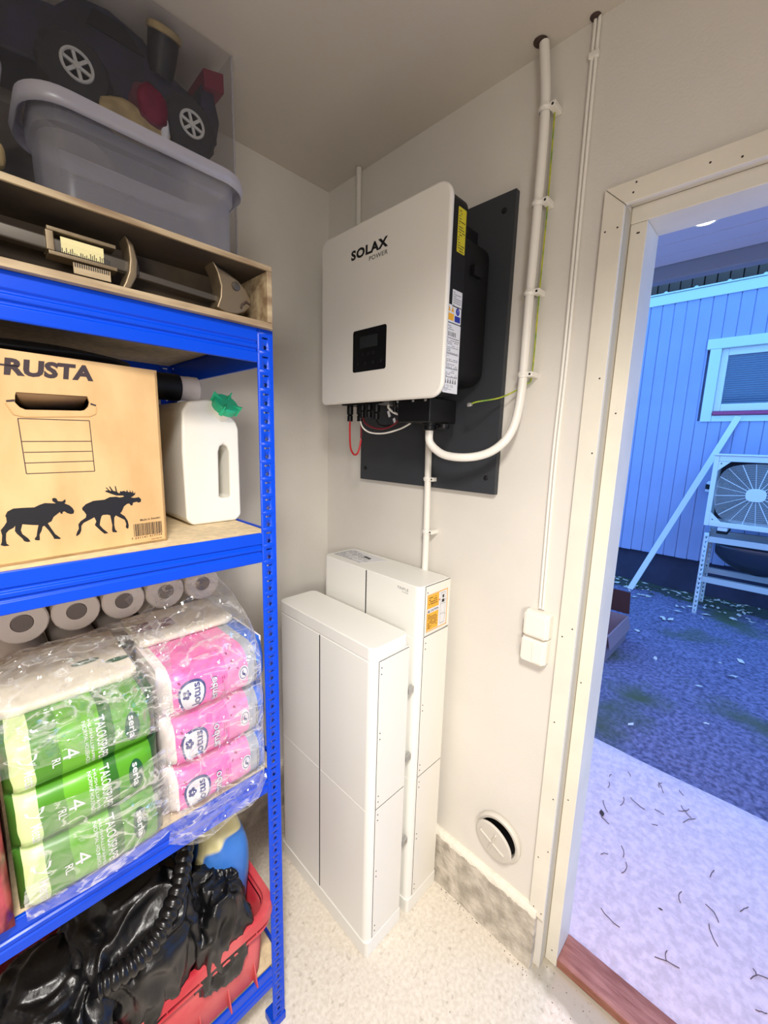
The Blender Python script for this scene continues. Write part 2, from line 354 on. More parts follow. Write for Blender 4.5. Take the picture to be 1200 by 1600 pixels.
def plinth(y0, y1, name, along):
    m = MB(); n = 60
    def fn(i, j):
        t = y0+(y1-y0)*i; k = round(j*8)
        prof = [(.0, .212), (.010, .213), (.020, .209), (.0215, .195), (.0205, .15), (.0205, .10), (.0205, .06), (.022, .03), (.027, 0)]
        dd, z = prof[k]
        e = noise.noise(Vector((t*14, z*16, 3)))*.0022 + noise.noise(Vector((t*50, z*50, 9)))*.0012
        if k < 4: z += e*1.6
        dd += e if k > 1 else 0
        if k == 8: dd += abs(noise.noise(Vector((t*30, 0, 5))))*.006
        return (dd, t, z) if along == 'y' else (t, dd, z)
    m.grid(fn, n, 8)
    e0 = [fn(1, j/8) for j in range(9)]
    last = (0, y1, 0) if along == 'y' else (y1, 0, 0)
    m.add(e0+[last], [tuple(range(10))])
    return m
mc = mat('plinth_concrete_with_paint_lap', (212, 203, 188), .85, bump=1.0, bscale=60, bdist=.006, rgb2=(168, 159, 145), vscale=20, detail=14)
nt = mc.node_tree; bs = nt.nodes['Principled BSDF']; old = bs.inputs['Base Color'].links[0].from_socket
tc = nt.nodes.new('ShaderNodeTexCoord'); sp = nt.nodes.new('ShaderNodeSeparateXYZ'); nn = nt.nodes.new('ShaderNodeTexNoise'); nn.inputs['Scale'].default_value = 45; nn.inputs['Detail'].default_value = 9
ad = nt.nodes.new('ShaderNodeMath'); ad.operation = 'MULTIPLY_ADD'; ad.inputs[1].default_value = .035
gt = nt.nodes.new('ShaderNodeMath'); gt.operation = 'GREATER_THAN'; gt.inputs[1].default_value = .2085
mx = nt.nodes.new('ShaderNodeMixRGB'); mx.inputs[2].default_value = (*lin((240, 232, 216)), 1)
nt.links.new(tc.outputs['Object'], sp.inputs[0]); nt.links.new(tc.outputs['Object'], nn.inputs['Vector'])
nt.links.new(nn.outputs['Fac'], ad.inputs[0]); nt.links.new(sp.outputs['Z'], ad.inputs[2]); nt.links.new(ad.outputs[0], gt.inputs[0])
nt.links.new(gt.outputs[0], mx.inputs[0]); nt.links.new(old, mx.inputs[1]); nt.links.new(mx.outputs[0], bs.inputs['Base Color'])
struct(plinth(.02, 1.08, 'baseboard_right', 'y').build('baseboard_right', mc, sharp=70))
struct(plinth(0, 2.6, 'baseboard_left', 'x').build('baseboard_left', mc, sharp=70))
nt = M['floor'].node_tree; bs = nt.nodes['Principled BSDF']; old = bs.inputs['Base Color'].links[0].from_socket
tc = nt.nodes.new('ShaderNodeTexCoord'); sp = nt.nodes.new('ShaderNodeSeparateXYZ'); nn = nt.nodes.new('ShaderNodeTexNoise'); nn.inputs['Scale'].default_value = 9; nn.inputs['Detail'].default_value = 8
FO = bpy.data.objects['floor'].location; nt.links.new(tc.outputs['Object'], sp.inputs[0]); nt.links.new(tc.outputs['Object'], nn.inputs['Vector'])
def mr_(src, a, b):
    q = nt.nodes.new('ShaderNodeMapRange'); q.inputs['From Min'].default_value = a; q.inputs['From Max'].default_value = b; nt.links.new(src, q.inputs['Value']); return q.outputs[0]
def mul(a, b, op='MULTIPLY'):
    q = nt.nodes.new('ShaderNodeMath'); q.operation = op; nt.links.new(a, q.inputs[0])
    if isinstance(b, float): q.inputs[1].default_value = b
    else: nt.links.new(b, q.inputs[1])
    return q.outputs[0]
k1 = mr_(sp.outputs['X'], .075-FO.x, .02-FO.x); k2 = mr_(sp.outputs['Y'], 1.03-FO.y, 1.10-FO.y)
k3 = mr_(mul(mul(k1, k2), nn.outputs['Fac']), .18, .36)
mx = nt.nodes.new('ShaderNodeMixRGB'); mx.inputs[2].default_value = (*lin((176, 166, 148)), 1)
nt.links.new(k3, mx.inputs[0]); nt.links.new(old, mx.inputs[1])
# scuffs
n4 = nt.nodes.new('ShaderNodeTexNoise'); n4.inputs['Scale'].default_value = 60; n4.inputs['Detail'].default_value = 8; nt.links.new(tc.outputs['Object'], n4.inputs['Vector'])
k4 = mul(mr_(n4.outputs['Fac'], .60, .72), .4); mx2 = nt.nodes.new('ShaderNodeMixRGB'); mx2.inputs[2].default_value = (*lin((150, 134, 112)), 1)
nt.links.new(k4, mx2.inputs[0]); nt.links.new(mx.outputs[0], mx2.inputs[1]); nt.links.new(mx2.outputs[0], bs.inputs['Base Color'])
db = MB(); rd = random.Random(5)
for i in range(120):
    if i < 60: x, y = rd.uniform(-.03, .07), rd.uniform(1.03, 1.35)
    elif i < 108: x, y = .03+abs(rd.gauss(0, .012)), rd.uniform(.72, 1.08)
    else: x, y = rd.uniform(.1, .6), rd.uniform(.75, 1.3)
    s_ = rd.uniform(.0005, .0016); t_ = rd.uniform(0, 3)
    db.obox((x, y, s_*.5), (s_*cos(t_), s_*sin(t_), 0), (-s_*.6*sin(t_), s_*.6*cos(t_), 0), (0, 0, s_*.5))
tag(db.build('grit', M['twig']), 'dark grit and crumbs on the floor along plinth and doorway', 'grit', kind='stuff')
# casing boards round the doorway
tr = bpy.data.objects.new('trim_1', None); COL.objects.link(tr); tr.location = (0, 1.08, .195); WL[tr.name] = Vector(tr.location); struct(tr)
P3 = lambda a, b, w: (w, a, b)
MB().prism([(1.054, .197), (1.1005, .190), (1.1005, 2.176), (1.054, 2.2215)], P3, 0.0005, .0125).build('casing_board', M['casing'], tr, bevel=.0015)
MB().prism([(1.0545, 2.2225), (1.1012, 2.1768), (2.089, 2.1768), (2.135, 2.2225)], P3, 0.0005, .0125).build('casing_board', M['casing'], tr, bevel=.0015)
MB().prism([(2.0895, 0), (2.136, 0), (2.136, 2.2215), (2.0895, 2.176)], P3, 0.0005, .0125).build('casing_board', M['casing'], tr, bevel=.0015)
nail = MB().lathe([(.0022, 0), (.0016, .0006)], (0, 0, 0), (1, 0, 0), 8)
first = None
for y, z in ((1.064, 2.13), (1.090, 2.132), (1.115, 2.195), (1.119, 2.214), (1.088, 1.80), (1.066, 1.12), (1.09, 1.62), (1.090, 1.15), (1.07, .86), (1.09, .62), (1.066, .40), (1.092, .44), (1.068, .22), (1.092, .214), (1.25, 2.20), (1.30, 2.19)):
    if first is None: first = nail.build('nail_head', M['leafdark'], tr); c = first
    else: c = first.copy(); COL.objects.link(c)
    c.location = (.0126, y, z)
struct(MB().box(-.0395, -.0005, 1.1002, 1.1012, 0.001, 2.1765).build('trim_2', mat('grey_shaded_reveal', (196, 188, 168), .7, bump=.3, bscale=50, bdist=.001)))  # strip added over the reveal: bare grey, with some shade in its colour
# door frame
df = bpy.data.objects.new('door_1', None); COL.objects.link(df); df.location = (-.09, 1.137, 0); WL[df.name] = Vector(df.location); struct(df)
MB().box(-.145, -.040, 1.1015, 1.137, 0.001, 2.152).build('door_jamb', M['casing'], df, bevel=.002)
MB().box(-.145, -.040, 2.053, 2.0895, 0.001, 2.152).build('door_jamb', M['casing'], df, bevel=.002)
MB().box(-.145, -.040, 1.1005, 2.0895, 2.1525, 2.1895).build('door_head', M['casing'], df, bevel=.002)
th = MB(); th.grid(lambda a, b: (-.142+.098*a, 1.1375+.915*b, .030+noise.noise(Vector((a*3, b*40, 1)))*.0012-(.002 if a in (0, 1) else 0)), 10, 60)
th.box(-.142, -.044, 1.1375, 2.0525, 0.001, .0275)
tag(th.build('threshold', M['threshold'], df), label='red-brown worn wooden threshold')
for y, z in ((1.118, 2.13), (1.121, 2.13), (1.118, 1.72), (1.112, .98), (1.115, .60), (1.12, .05)):
    c = first.copy(); COL.objects.link(c); c.parent = df; c.matrix_parent_inverse = Matrix.Translation(-WL[df.name]); c.location = (-.0398, y, z)

# ================================================================= OUTSIDE
m = MB()
def slabf(a, b):
    x = -1.262+1.117*a; y = -2.5+7*b
    ex = .012*noise.noise(Vector((y*3, 0, 0))) if a == 0 else 0
    return (x+ex, y, -.012 if a == 0 else 0.0)
m.grid(slabf, 24, 60); m.box(-1.258, -.146, -2.5, 4.5, -.3, -.012)
struct(m.build('ground_slab', M['slab']))
m = MB(); m.grid(lambda a, b: (-1.2-12*a**1.5, -5+13*b, -.085+.014*noise.noise(Vector((a*30, b*30, 0)))+.006*noise.noise(Vector((a*110, b*110, 4)))-.012*a), 150, 170)
struct(m.build('ground_yard', M['ground'], sharp=180))
so = bpy.data.objects.new('ceiling_porch', None); COL.objects.link(so); so.location = (-.7, 1.2, 2.5); WL[so.name] = Vector(so.location); struct(so)
xs = [-1.335, -1.22, -1.10, -.97, -.85, -.73, -.61, -.49, -.37, -.25, -.121]
for a, b in zip(xs, xs[1:]): MB().box(a+.0022, b-.0022, -2.5, 4.5, 2.5, 2.518).build('soffit_board', M['soffit'], so, bevel=.002)
MB().box(-1.40, -.121, -2.5, 4.5, 2.52, 2.56).build('roof_deck', M['fascia'], so)
struct(MB().box(-1.40, -1.337, -2.5, 4.5, 2.435, 2.53).build('trim_3', M['fascia'], bevel=.004))
lt = empty('recessed_downlight', (-.956, 1.086, 2.48), 'small round lit downlight set into the porch soffit', 'lamp')
MB().lathe([(.045, .0), (.045, .005), (.034, .008), (.034, .0)], (-.956, 1.086, 2.493), (0, 0, 1), 28, cap=False).build('trim_ring', M['outwhite'], lt)
MB().lathe([(.033, 0), (.033, .002)], (-.956, 1.086, 2.4945), (0, 0, 1), 24).build('lens', mat('lit_lens', (255, 244, 226), .4, emit=14), lt)

bd = empty('neighbour_house', (-5.0, 1.0, -.1), 'blue board-clad house wall across the yard', 'building')
X = -4.88
MB().box(-5.3, -4.95, -5, 6, -.4, .40).build('footing', M['footing'], bd)
MB().box(-5.3, -4.889, -3.1, .60, .345, 3.30).box(-5.3, -4.889, 2.24, 4.7, .345, 3.30).box(-5.3, -4.889, .60, 2.24, .345, 1.96).box(-5.3, -4.889, .60, 2.24, 2.76, 3.30).box(-5.3, -4.96, -5, 6, .40, 3.36).build('wall_core', M['siding'], bd)
pitch = .1195; y = -3.0; k = 0
sb = {}
while y < 4.6:
    segs = [(.332, 3.315)]
    if y+pitch > .62 and y < 2.25: segs = [(.332, 1.965), (2.76, 3.315)]
    for z0, z1 in segs:
        key = (z0, z1)
        if key not in sb:
            o = MB().box(-4.93, X, 0.003, pitch-.004, z0, z1).build('siding_board', M['siding'], bd, bevel=.004); sb[key] = o
        else: o = sb[key].copy(); COL.objects.link(o)
        o.location = (random.uniform(-.0015, .0015), y, random.uniform(-.004, .004) if z0 < 1 else 0)
    y += pitch
MB().box(-4.93, X+.018, -3.2, 4.7, 3.31, 3.42).build('top_board', M['sidingtrim'], bd, bevel=.003)
MB().box(-5.0, X+.03, -3.2, 4.7, 3.424, 3.44).build('flashing', M['sidingtrim'], bd, bevel=.003)
clip0 = None
for i in range(24):
    if clip0 is None: clip0 = MB().lathe([(.022, 0), (.02, .012), (.008, .02)], (X+.005, 0, 3.439), (0, 0, 1), 10).build('flashing_clip', M['sidingtrim'], bd); c = clip0
    else: c = clip0.copy(); COL.objects.link(c)
    c.location = (0, -3+.29*i+.22, 0)
db0 = None; y = -3
while y < 4.6:
    wd = .118
    if db0 is None: db0 = MB().box(-5.28, -5.22, .004, .112, 3.36, 5.2).build('dark_board', M['darkboard'], bd, bevel=.004); c = db0
    else: c = db0.copy(); COL.objects.link(c)
    c.location = (random.choice((0, .012)), y, 0); y += wd
MB().box(-5.5, -5.3, -5, 6, 3.36, 5.3).build('board_backing', M['darkboard'], bd)
MB().box(-5.4, -4.5, -3.2, 4.7, 5.2, 5.3).build('eave', M['fascia'], bd)
wn = MB(); wn.box(-4.93, X+.022, .628, .728, 1.955, 2.745); wn.box(-4.93, X+.026, .594, 2.27, 2.745, 2.852); wn.box(-4.93, X+.022, 2.14, 2.24, 1.955, 2.745); wn.box(-4.93, X+.016, .7285, 2.14, 1.955, 2.022)
wfr = wn.build('window_trim', M['sidingtrim'], bd, bevel=.004)
wf = MB(); wf.box(-4.95, -4.905, .7285, .79, 2.07, 2.745); wf.box(-4.95, -4.905, 2.08, 2.14, 2.07, 2.745); wf.box(-4.95, -4.905, .79, 2.08, 2.07, 2.15); wf.box(-4.95, -4.905, .79, 2.08, 2.67, 2.745)
w2 = wf.build('window_sash', M['outwhite'], bd, bevel=.006)
MB().box(-4.94, -4.935, .785, 2.085, 2.145, 2.675).build('pane', M['paneblue'], w2)
MB().prism([(-4.935, 2.07), (-4.84, 2.062), (-4.838, 2.03), (-4.85, 2.024), (-4.935, 2.024)], lambda a, b, w: (a, w, b), .735, 2.135).build('window_sill', M['sill'], bd, bevel=.003)
bl0 = None
for i in range(22):
    if bl0 is None: bl0 = MB().obox((-4.928, 1.435, 2.16), (0, .64, 0), (.006, 0, .004), (0, 0, .0008)).build('blind_slat', M['blind'], bd); c = bl0
    else: c = bl0.copy(); COL.objects.link(c)
    c.location = (0, 0, i*.0235)
tp = empty('wall_tap', (X+.03, .80, 1.20), 'small pale outdoor tap on the blue boards beside the heat pump', 'tap')
MB().tube([(X, .81, 1.27), (X+.06, .81, 1.27), (X+.07, .80, 1.25)], .018, 10).build('spout', M['outwhite'], tp)
MB().lathe([(.03, 0), (.03, .05), (.02, .06)], (X+.05, .81, 1.195), (0, 0, 1), 12).build('tap_body', M['blackmatte'], tp)
MB().box(X+.02, X+.075, .785, .825, 1.165, 1.198).build('tap_foot', M['outwhite'], tp, bevel=.004)

# heat pump
hp = empty('heat_pump', (-4.35, 1.37, .80), 'pale outdoor heat pump with a round fan grille on a steel stand', 'heat pump')
hx, hy0, hy1, hz0, hz1 = -4.20, .885, 1.90, .868, 1.585
fy, fz, fr = 1.245, 1.215, .305
c = MB(); c.box(-4.55, hx, hy0, .927, hz0, hz1); c.box(-4.55, hx, .927, hy1, 1.528, hz1); c.box(-4.55, hx, .927, hy1, hz0, .918)
c.box(-4.55, hx, 1.585, hy1, .918, 1.528); c.box(-4.55, -4.50, .927, 1.585, .918, 1.528)
c.build('casing', M['outwhite'], hp, bevel=.006)
MB().box(-4.56, hx+.012, hy0-.008, hy1+.008, hz1, hz1+.018).build('top_cover', M['outwhite'], hp, bevel=.005)
MB().box(-4.499, -4.49, .93, 1.583, .92, 1.526).build('fan_cavity', M['cavity'], hp)
fb = MB()
def sq(t, r):   # rounded-square ring round the fan
    e = 3.2+2.2*(r/fr); cx, cz = cos(t), sin(t)
    k = (abs(cx)**e+abs(cz)**e)**(-1/e)*.5+.5
    return (hx-.006-.02*(r/fr)**2, fy+cx*r*k*1.02, fz+cz*r*k*.98)
ring = MB()
for i in range(26):
    r = .065+i*(fr-.065)/25
    ring.tube([sq(2*pi*j/40, r) for j in range(41)], .0016, 4, cap=False)
tag(ring.build('grille_rings', M['outwhite'], hp), kind='stuff')
for j in range(20):
    t = 2*pi*(j+.35)/20
    MB().tube([sq(t, .06), sq(t, .18), sq(t, fr)], .0035 if j % 2 == 0 else .0022, 5).build('grille_spoke', M['outwhite'], hp)
MB().prism(rrect(fy-.075, fy+.075, fz-.062, fz+.062, .05, 8), lambda a, b, w: (w, a, b), hx-.012, hx+.004).build('grille_hub', M['outwhite'], hp, bevel=.003)
for (a, b) in ((.96, 1.495), (.96, .95), (1.555, 1.495), (1.555, .95)):
    s1 = 1 if a > 1.2 else -1; s2 = 1 if b > 1.2 else -1
    MB().prism([(a+s1*.033, b+s2*.033), (a-s1*.06, b+s2*.033), (a+s1*.033, b-s2*.06)], P3, hx-.02, hx-.004).build('grille_corner', M['outwhite'], hp)
    MB().lathe([(.006, 0), (.005, .003)], (hx-.004, a+s1*.012, b+s2*.012), (1, 0, 0), 8).build('screw', M['blackmatte'], hp)
for j in range(3):
    t = 2*pi*j/3+.4
    def blade(a, b, t=t):
        r = .06+.22*a; an = t+b*1.3-.3*a
        return (-4.40+.10*(b-.5)*1, fy+cos(an)*r, fz+sin(an)*r)
    MB().grid(blade, 6, 8).build('fan_blade', M['cavity'], hp, solid=.004)
for y in (1.04, 1.78):
    MB().box(-4.50, -4.22, y-.045, y+.045, .796, .825).build('foot', M['blackmatte'], hp, bevel=.005)
    MB().box(-4.51, -4.21, y-.04, y+.04, .827, .866).build('foot', M['outwhite'], hp, bevel=.005)

# perforated angle post; each cell has a real round hole and a slot
def cell(w, p, hole_r, slot_w, slot_h, rect=None):
    bm = bmesh.new(); E = []
    def loop(pts):
        vs = [bm.verts.new((a, b, 0)) for a, b in pts]
        return [bm.edges.new((vs[i], vs[(i+1) % len(vs)])) for i in range(len(vs))]
    E += loop([(0, 0), (w, 0), (w, p), (0, p)])
    if hole_r: E += loop([(w/2+hole_r*cos(2*pi*k/8), p*.27+hole_r*1.15*sin(2*pi*k/8)) for k in range(8)])
    E += loop([(w/2-slot_w/2, p*.76-slot_h/2), (w/2+slot_w/2, p*.76-slot_h/2), (w/2+slot_w/2, p*.76+slot_h/2), (w/2-slot_w/2, p*.76+slot_h/2)])
    bmesh.ops.triangle_fill(bm, edges=E, use_beauty=True)
    vs = [v.co.copy() for v in bm.verts]; bm.verts.index_update(); fs = [tuple(v.index for v in f.verts) for f in bm.faces]; bm.free()
    return vs, fs
def post(mb, fa, fb_, z0, z1, w, p, **k):
    vs, fs = cell(w, p, **k); n = int((z1-z0)/p)
    for f in (fa, fb_):
        for i in range(n): mb.add([f(v.x, z0+i*p+v.y) for v in vs], fs)
        if z0+n*p < z1-1e-4: mb.add([f(0, z0+n*p), f(w, z0+n*p), f(w, z1), f(0, z1)], [(0, 1, 2, 3)])
st = empty('steel_stand', (-4.43, 1.37, -.1), 'galvanised slotted steel stand holding up the heat pump', 'stand')
for lx, ly, sx, sy in ((-4.20, .905, -1, 1), (-4.66, .905, 1, 1), (-4.20, 1.88, -1, -1), (-4.66, 1.88, 1, -1)):
    m = MB(); post(m, lambda s, z: (lx, ly+sy*s, z), lambda s, z: (lx+sx*s, ly, z), -.095, .795, .04, .05, hole_r=0, slot_w=.008, slot_h=.024)
    lg = m.build('leg', M['outwhite2'], st, solid=.002, recalc=True, weld=True)
    MB().box(lx-.05, lx+.05, ly-.06, ly+.06, -.10, -.094).build('foot_plate', M['outwhite2'], lg)
for z in (.735, .305):
    for x in (-4.205, -4.655): MB().box(x-.003, x+.003, .946 if x > -4.5 else .91, 1.84, z-.035, z+.03).box(x-.02, x+.003, .946, 1.84, z+.026, z+.03).build('rail', M['outwhite2'], st)
    for y in (.912, 1.873): MB().box(-4.62, -4.24, y-.003, y+.003, z-.035, z+.03).build('rail', M['outwhite2'], st)
ty = empty('drip_tray', (-4.42, 1.42, .34), 'dark rounded metal tray hanging under the heat pump', 'tray')
def tray(a, b):
    t = pi*a; y = 1.0+.82*b; k = 1-.25*(2*b-1)**6
    return (-4.43+.185*cos(t)*k, y, .69-.30*sin(t)*k*(.35+.65*sin(pi*min(1, .12+b*.88))))
MB().grid(tray, 16, 24).build('basin', M['tray'], ty, solid=.004)
MB().tube([tray(0, i/12) for i in range(13)], .006, 6).build('rolled_edge', M['tray'], ty)
MB().tube([tray(1, i/12) for i in range(13)], .006, 6).build('rolled_edge', M['tray'], ty)
# leaning strip
a, b = Vector((-4.50, .235, -.095)), Vector((-4.855, .965, 2.01)); dr = (b-a).normalized(); sd = dr.cross(Vector((1, 0, 0))).normalized(); nn_ = dr.cross(sd)
m = MB(); mid = (a+b)/2; L = (b-a).length/2
m.obox(mid, dr*L, sd*.030, nn_*.002); m.obox(mid+sd*.028+nn_*.012, dr*L, sd*.002, nn_*.012); m.obox(mid-sd*.028+nn_*.012, dr*L, sd*.002, nn_*.012); m.obox(mid+nn_*.006, dr*L, sd*.004, nn_*.006)
tag(m.build('metal_strip', M['outwhite']), 'long pale metal strip leaning on the blue house wall', 'metal strip')
# carton by the door
cb = empty('open_carton', (-2.65, .42, -.1), 'open brown cardboard carton on the yard half hidden by the door jamb', 'carton')
m = MB(); z0, z1 = -.09, .14
m.box(-2.95, -2.35, .585, .592, z0, z1); m.box(-2.95, -2.35, .20, .207, z0, z1); m.box(-2.95, -2.943, .207, .585, z0, z1); m.box(-2.357, -2.35, .207, .585, z0, z1); m.box(-2.95, -2.35, .2, .592, z0-.003, z0+.003)
m.build('carton_body', M['mauvecard'], cb)
MB().obox((-2.97, .395, .25), (0, .19, 0), (.025, 0, .11), (.002, 0, 0)).build('flap', M['browncard'], cb)
MB().obox((-2.65, .606, .085), (.29, 0, 0), (0, .012, -.055), (0, .002, 0)).build('flap', M['mauvecard'], cb)
# leaves and twigs
def leaf(name, p, s, rot, label, mt, rnd):
    m = MB(); out = [(0, -1), (.35, -.5), (.55, 0), (.4, .5), (0, 1), (-.38, .45), (-.5, -.05), (-.3, -.55)]
    vs = [(0, 0, .12*s)]+[((a*cos(rot)-b*sin(rot))*s, (a*sin(rot)+b*cos(rot))*s, rnd.uniform(0, .35)*s) for a, b in out]
    m.add([(p[0]+x, p[1]+y, p[2]+z) for x, y, z in vs], [(0, i, i % 8+1) for i in range(1, 9)])
    return tag(m.build(name, mt), label, 'leaf', 'leaves lying outside the door')
rnd = random.Random(3)
leaf('fallen_leaf', (-1.643, .958, -.07), .026, 1.2, 'pale leaf on the gravel nearest the carton', M['leaf'], rnd)
leaf('fallen_leaf', (-2.007, 1.292, -.07), .020, .4, 'pale leaf lying alone in the middle of the dark yard', M['leaf'], rnd)
leaf('fallen_leaf', (-.744, 1.057, .001), .020, 2.0, 'dark curled leaf on the pale slab near the door jamb', M['leafdark'], rnd)
leaf('fallen_leaf', (-1.30, 1.60, -.07), .024, .2, 'pale leaf under the edge of the slab', M['leaf'], rnd)
leaf('fallen_leaf', (-.48, 1.335, .001), .008, .2, 'tiny dark leaf on the slab behind the wooden threshold', M['leafdark'], rnd)
lit = MB()
for i in range(340):
    x = -4.9+abs(rnd.gauss(0, .33)) if i < 270 else rnd.uniform(-4.8, -2.2); y = rnd.uniform(-1.2, 3.2); s = rnd.uniform(.012, .034); t = rnd.uniform(0, 6.3)
    if x > -3.0 and rnd.random() < .3: continue
    pts = [(x+s*cos(t+k*pi/3)*(1.5 if k % 3 == 0 else .7), y+s*sin(t+k*pi/3)*(1.5 if k % 3 == 0 else .7), -.082+rnd.uniform(0, .016)) for k in range(6)]
    lit.add(pts, [tuple(range(6))])
tag(lit.build('leaf_litter', M['leaf']), 'scatter of pale petals and leaves along the foot of the blue house', 'leaves', kind='stuff')
mo = MB(); mo.grid(lambda a, b: (-4.94+.62*a+.10*noise.noise(Vector((b*9, a*2, 0)))*a, -2.5+6.5*b, -.083+.028*abs(noise.noise(Vector((a*10, b*60, 3))))-.012*a-(.03*a**4)), 26, 200)
tag(mo.build('moss_strip', M['moss'], sharp=180), 'strip of dark moss along the foot of the blue house', 'moss', kind='stuff')
tw = random.Random(11)
for i in range(46):
    x, y = tw.uniform(-1.15, -.2), tw.uniform(1.0, 2.0); t = tw.uniform(0, 6.3); l = tw.uniform(.02, .075); bnd = tw.uniform(-.7, .7)
    pts = []; px, py = x, y
    for k in range(5): pts.append((px, py, .0025+(.003 if k == 2 else 0))); px += l/4*cos(t); py += l/4*sin(t); t += bnd/2
    tag(MB().tube(pts, .0013, 5).build('dry_twig', M['twig']), 'thin dry twig lying on the pale slab outside the door', 'twig', 'twigs on the slab')

# ================================================================= WALL EQUIPMENT
XZ = lambda a, b, w: (a, w, b)
pb = empty('backing_board', (.01, .535, 1.487), 'dark grey board screwed to the wall behind the inverter', 'board')
MB().box(.001, .020, .237, .832, 1.487, 2.304).build('board', M['plate'], pb, bevel=.0012)
for y, z in ((.265, 1.53), (.80, 1.535), (.265, 2.26), (.80, 2.26)):
    s = MB().lathe([(.0075, 0), (.0075, .002), (.004, .004)], (.020, y, z), (1, 0, 0), 12).build('screw', M['blackmatte'], pb)
    MB().box(.0238, .0245, y-.004, y+.004, z-.0008, z+.0008).build('screw_slot', M['ink'], s)

iv = empty('solar_inverter', (.14, .545, 1.75), 'white square-fronted solar inverter with black sides on the dark board', 'inverter')
iy0, iy1, iz0, iz1, xf = .294, .797, 1.750, 2.251, .2543
def corners(a0, a1, b0, b1, rs, n=8):     # one radius per corner
    P = []
    for (cx, cy, t0), r in zip(((a1, b1, 0), (a0, b1, 90), (a0, b0, 180), (a1, b0, 270)), rs):
        ox, oy = cx+(r if cx == a0 else -r), cy+(r if cy == b0 else -r)
        for k in range(n+1): t = radians(t0+90*k/n); P.append((ox+r*cos(t), oy+r*sin(t)))
    return P
fp = MB(); fp.prism(corners(iy0, iy1, iz0, iz1, (.042, .030, .014, .042)), P3, .238, xf)
front = fp.build('front_cover', M['inverter'], iv, bevel=.007, seg=3)
MB().prism(corners(iy0+.012, iy1-.010, iz0+.010, iz1-.012, (.03, .02, .01, .03)), P3, .168, .2375).build('body', M['blackmatte'], iv, bevel=.003)
MB().prism(rrect(iy0+.03, iy1-.022, iz0+.05, iz1-.075, .04, 6), P3, .035, .1675).build('heat_sink', M['blackmatte'], iv, bevel=.006)
hs = iv
for k in range(14):
    y = iy0+.06+k*.03
    MB().box(.06, .16, y, y+.003, iz1-.075, iz1-.045).build('cooling_fin', M['blackmatte'], iv)
MB().box(.0205, .0345, .40, .70, 1.95, 2.12).build('wall_bracket', M['blackmatte'], iv)
MB().box(.085, .125, .776, .786, 2.075, 2.10).build('bracket_lug', M['blackmatte'], iv)
lg = MB()
text(lg, 'SOLAX', lambda a, b: (xf+.0003, .4400+a*.152, 2.1560+b*.027), bold=.045, space=1.1)
lo = lg.build('logo', M['ink'], front)
lg = MB(); text(lg, 'POWER', lambda a, b: (xf+.0003, .518+a*.073, 2.1375+b*.0115), bold=.004, space=1.08); lg.build('logo_second_line', M['ink'], front)
dp = MB().prism(rrect(.454, .595, 1.839, 1.958, .007, 4), P3, xf-.001, xf+.0008).build('display_panel', M['black'], iv)
MB().prism(rrect(.485, .560, 1.905, 1.938, .003, 3), P3, xf+.0008, xf+.0013).build('screen', M['screen'], dp)
b0 = None
for (y, z) in [(.497+i*.023, 1.888) for i in range(3)]+[(.475+i*.033, 1.862) for i in range(4)]:
    MB().lathe([(.0045, 0), (.0038, .0006)], (xf+.0008, y, z), (1, 0, 0), 14).build('button', M['blackmatte'], dp)
ys = iy1-.010+.0008    # side face, labels read with x falling to the right
def side(x1, x0, z0, z1): return lambda a, b: (x1+(x0-x1)*a, ys+.0004, z0+(z1-z0)*b)
def label(x1, x0, z0, z1, mt, name, r=.002): return MB().prism(rrect(min(x0, x1), max(x0, x1), z0, z1, r, 3), XZ, ys-.0008, ys).build(name, mt, iv)
yl = label(.210, .177, 2.103, 2.204, M['yellow'], 'warning_label')
m = MB(); lines_print(m, side(.207, .180, 2.105, 2.200), 16, 1); m.build('print', M['ink'], yl)
l1 = label(.217, .176, 1.975, 2.015, M['paper'], 'paper_label'); m = MB(); lines_print(m, side(.214, .180, 1.978, 2.012), 7, 2); m.build('print', M['grayink'], l1)
l2 = label(.238, .177, 1.9365, 1.9775, M['paper'], 'hazard_label')
m = MB(); f = side(.236, .207, 1.938, 1.976)
m.add([f(.05, .62), f(.45, .62), f(.25, .95)], [(0, 1, 2)]); m.add([f(.55, .62), f(.95, .62), f(.75, .95)], [(0, 1, 2)]); m.add([f(.05, .08), f(.95, .08), f(.95, .5), f(.05, .5)], [(0, 1, 2, 3)])
m.build('yellow_print', M['orange'], l2)
m = MB(); f = side(.205, .180, 1.938, 1.976); m.add([f(.5+.32*cos(t*pi/8), .73+.24*sin(t*pi/8)) for t in range(16)], [tuple(range(16))]); m.add([f(.02, .06), f(.98, .06), f(.98, .44), f(.02, .44)], [(0, 1, 2, 3)])
m.build('blue_print', M['bluelabel'], l2)
m = MB(); f = lambda a, b: tuple(Vector(side(.236, .180, 1.938, 1.976)(a, b))+Vector((0, .0003, 0)))
text(m, '!', lambda a, b: f(.115+a*.02, .68+b*.14)); text(m, '!', lambda a, b: f(.37+a*.02, .68+b*.14)); m.build('print', M['ink'], l2)
m = MB(); lines_print(m, f, 1, 9); text(m, '!', lambda a, b: f(.76+a*.04, .62+b*.24)); m.v = m.v[-len(text_geo('!')[0]):]; 
m2 = MB(); text(m2, '!', lambda a, b: f(.76+a*.04, .62+b*.24)); m2.build('print', M['paper'], l2)
l3 = label(.240, .176, 1.764, 1.934, M['paper'], 'rating_label')
m = MB(); F = lambda z0, z1, a0=0., a1=1.: (lambda a, b: side(.236, .180, z0, z1)(a0+(a1-a0)*a, b))
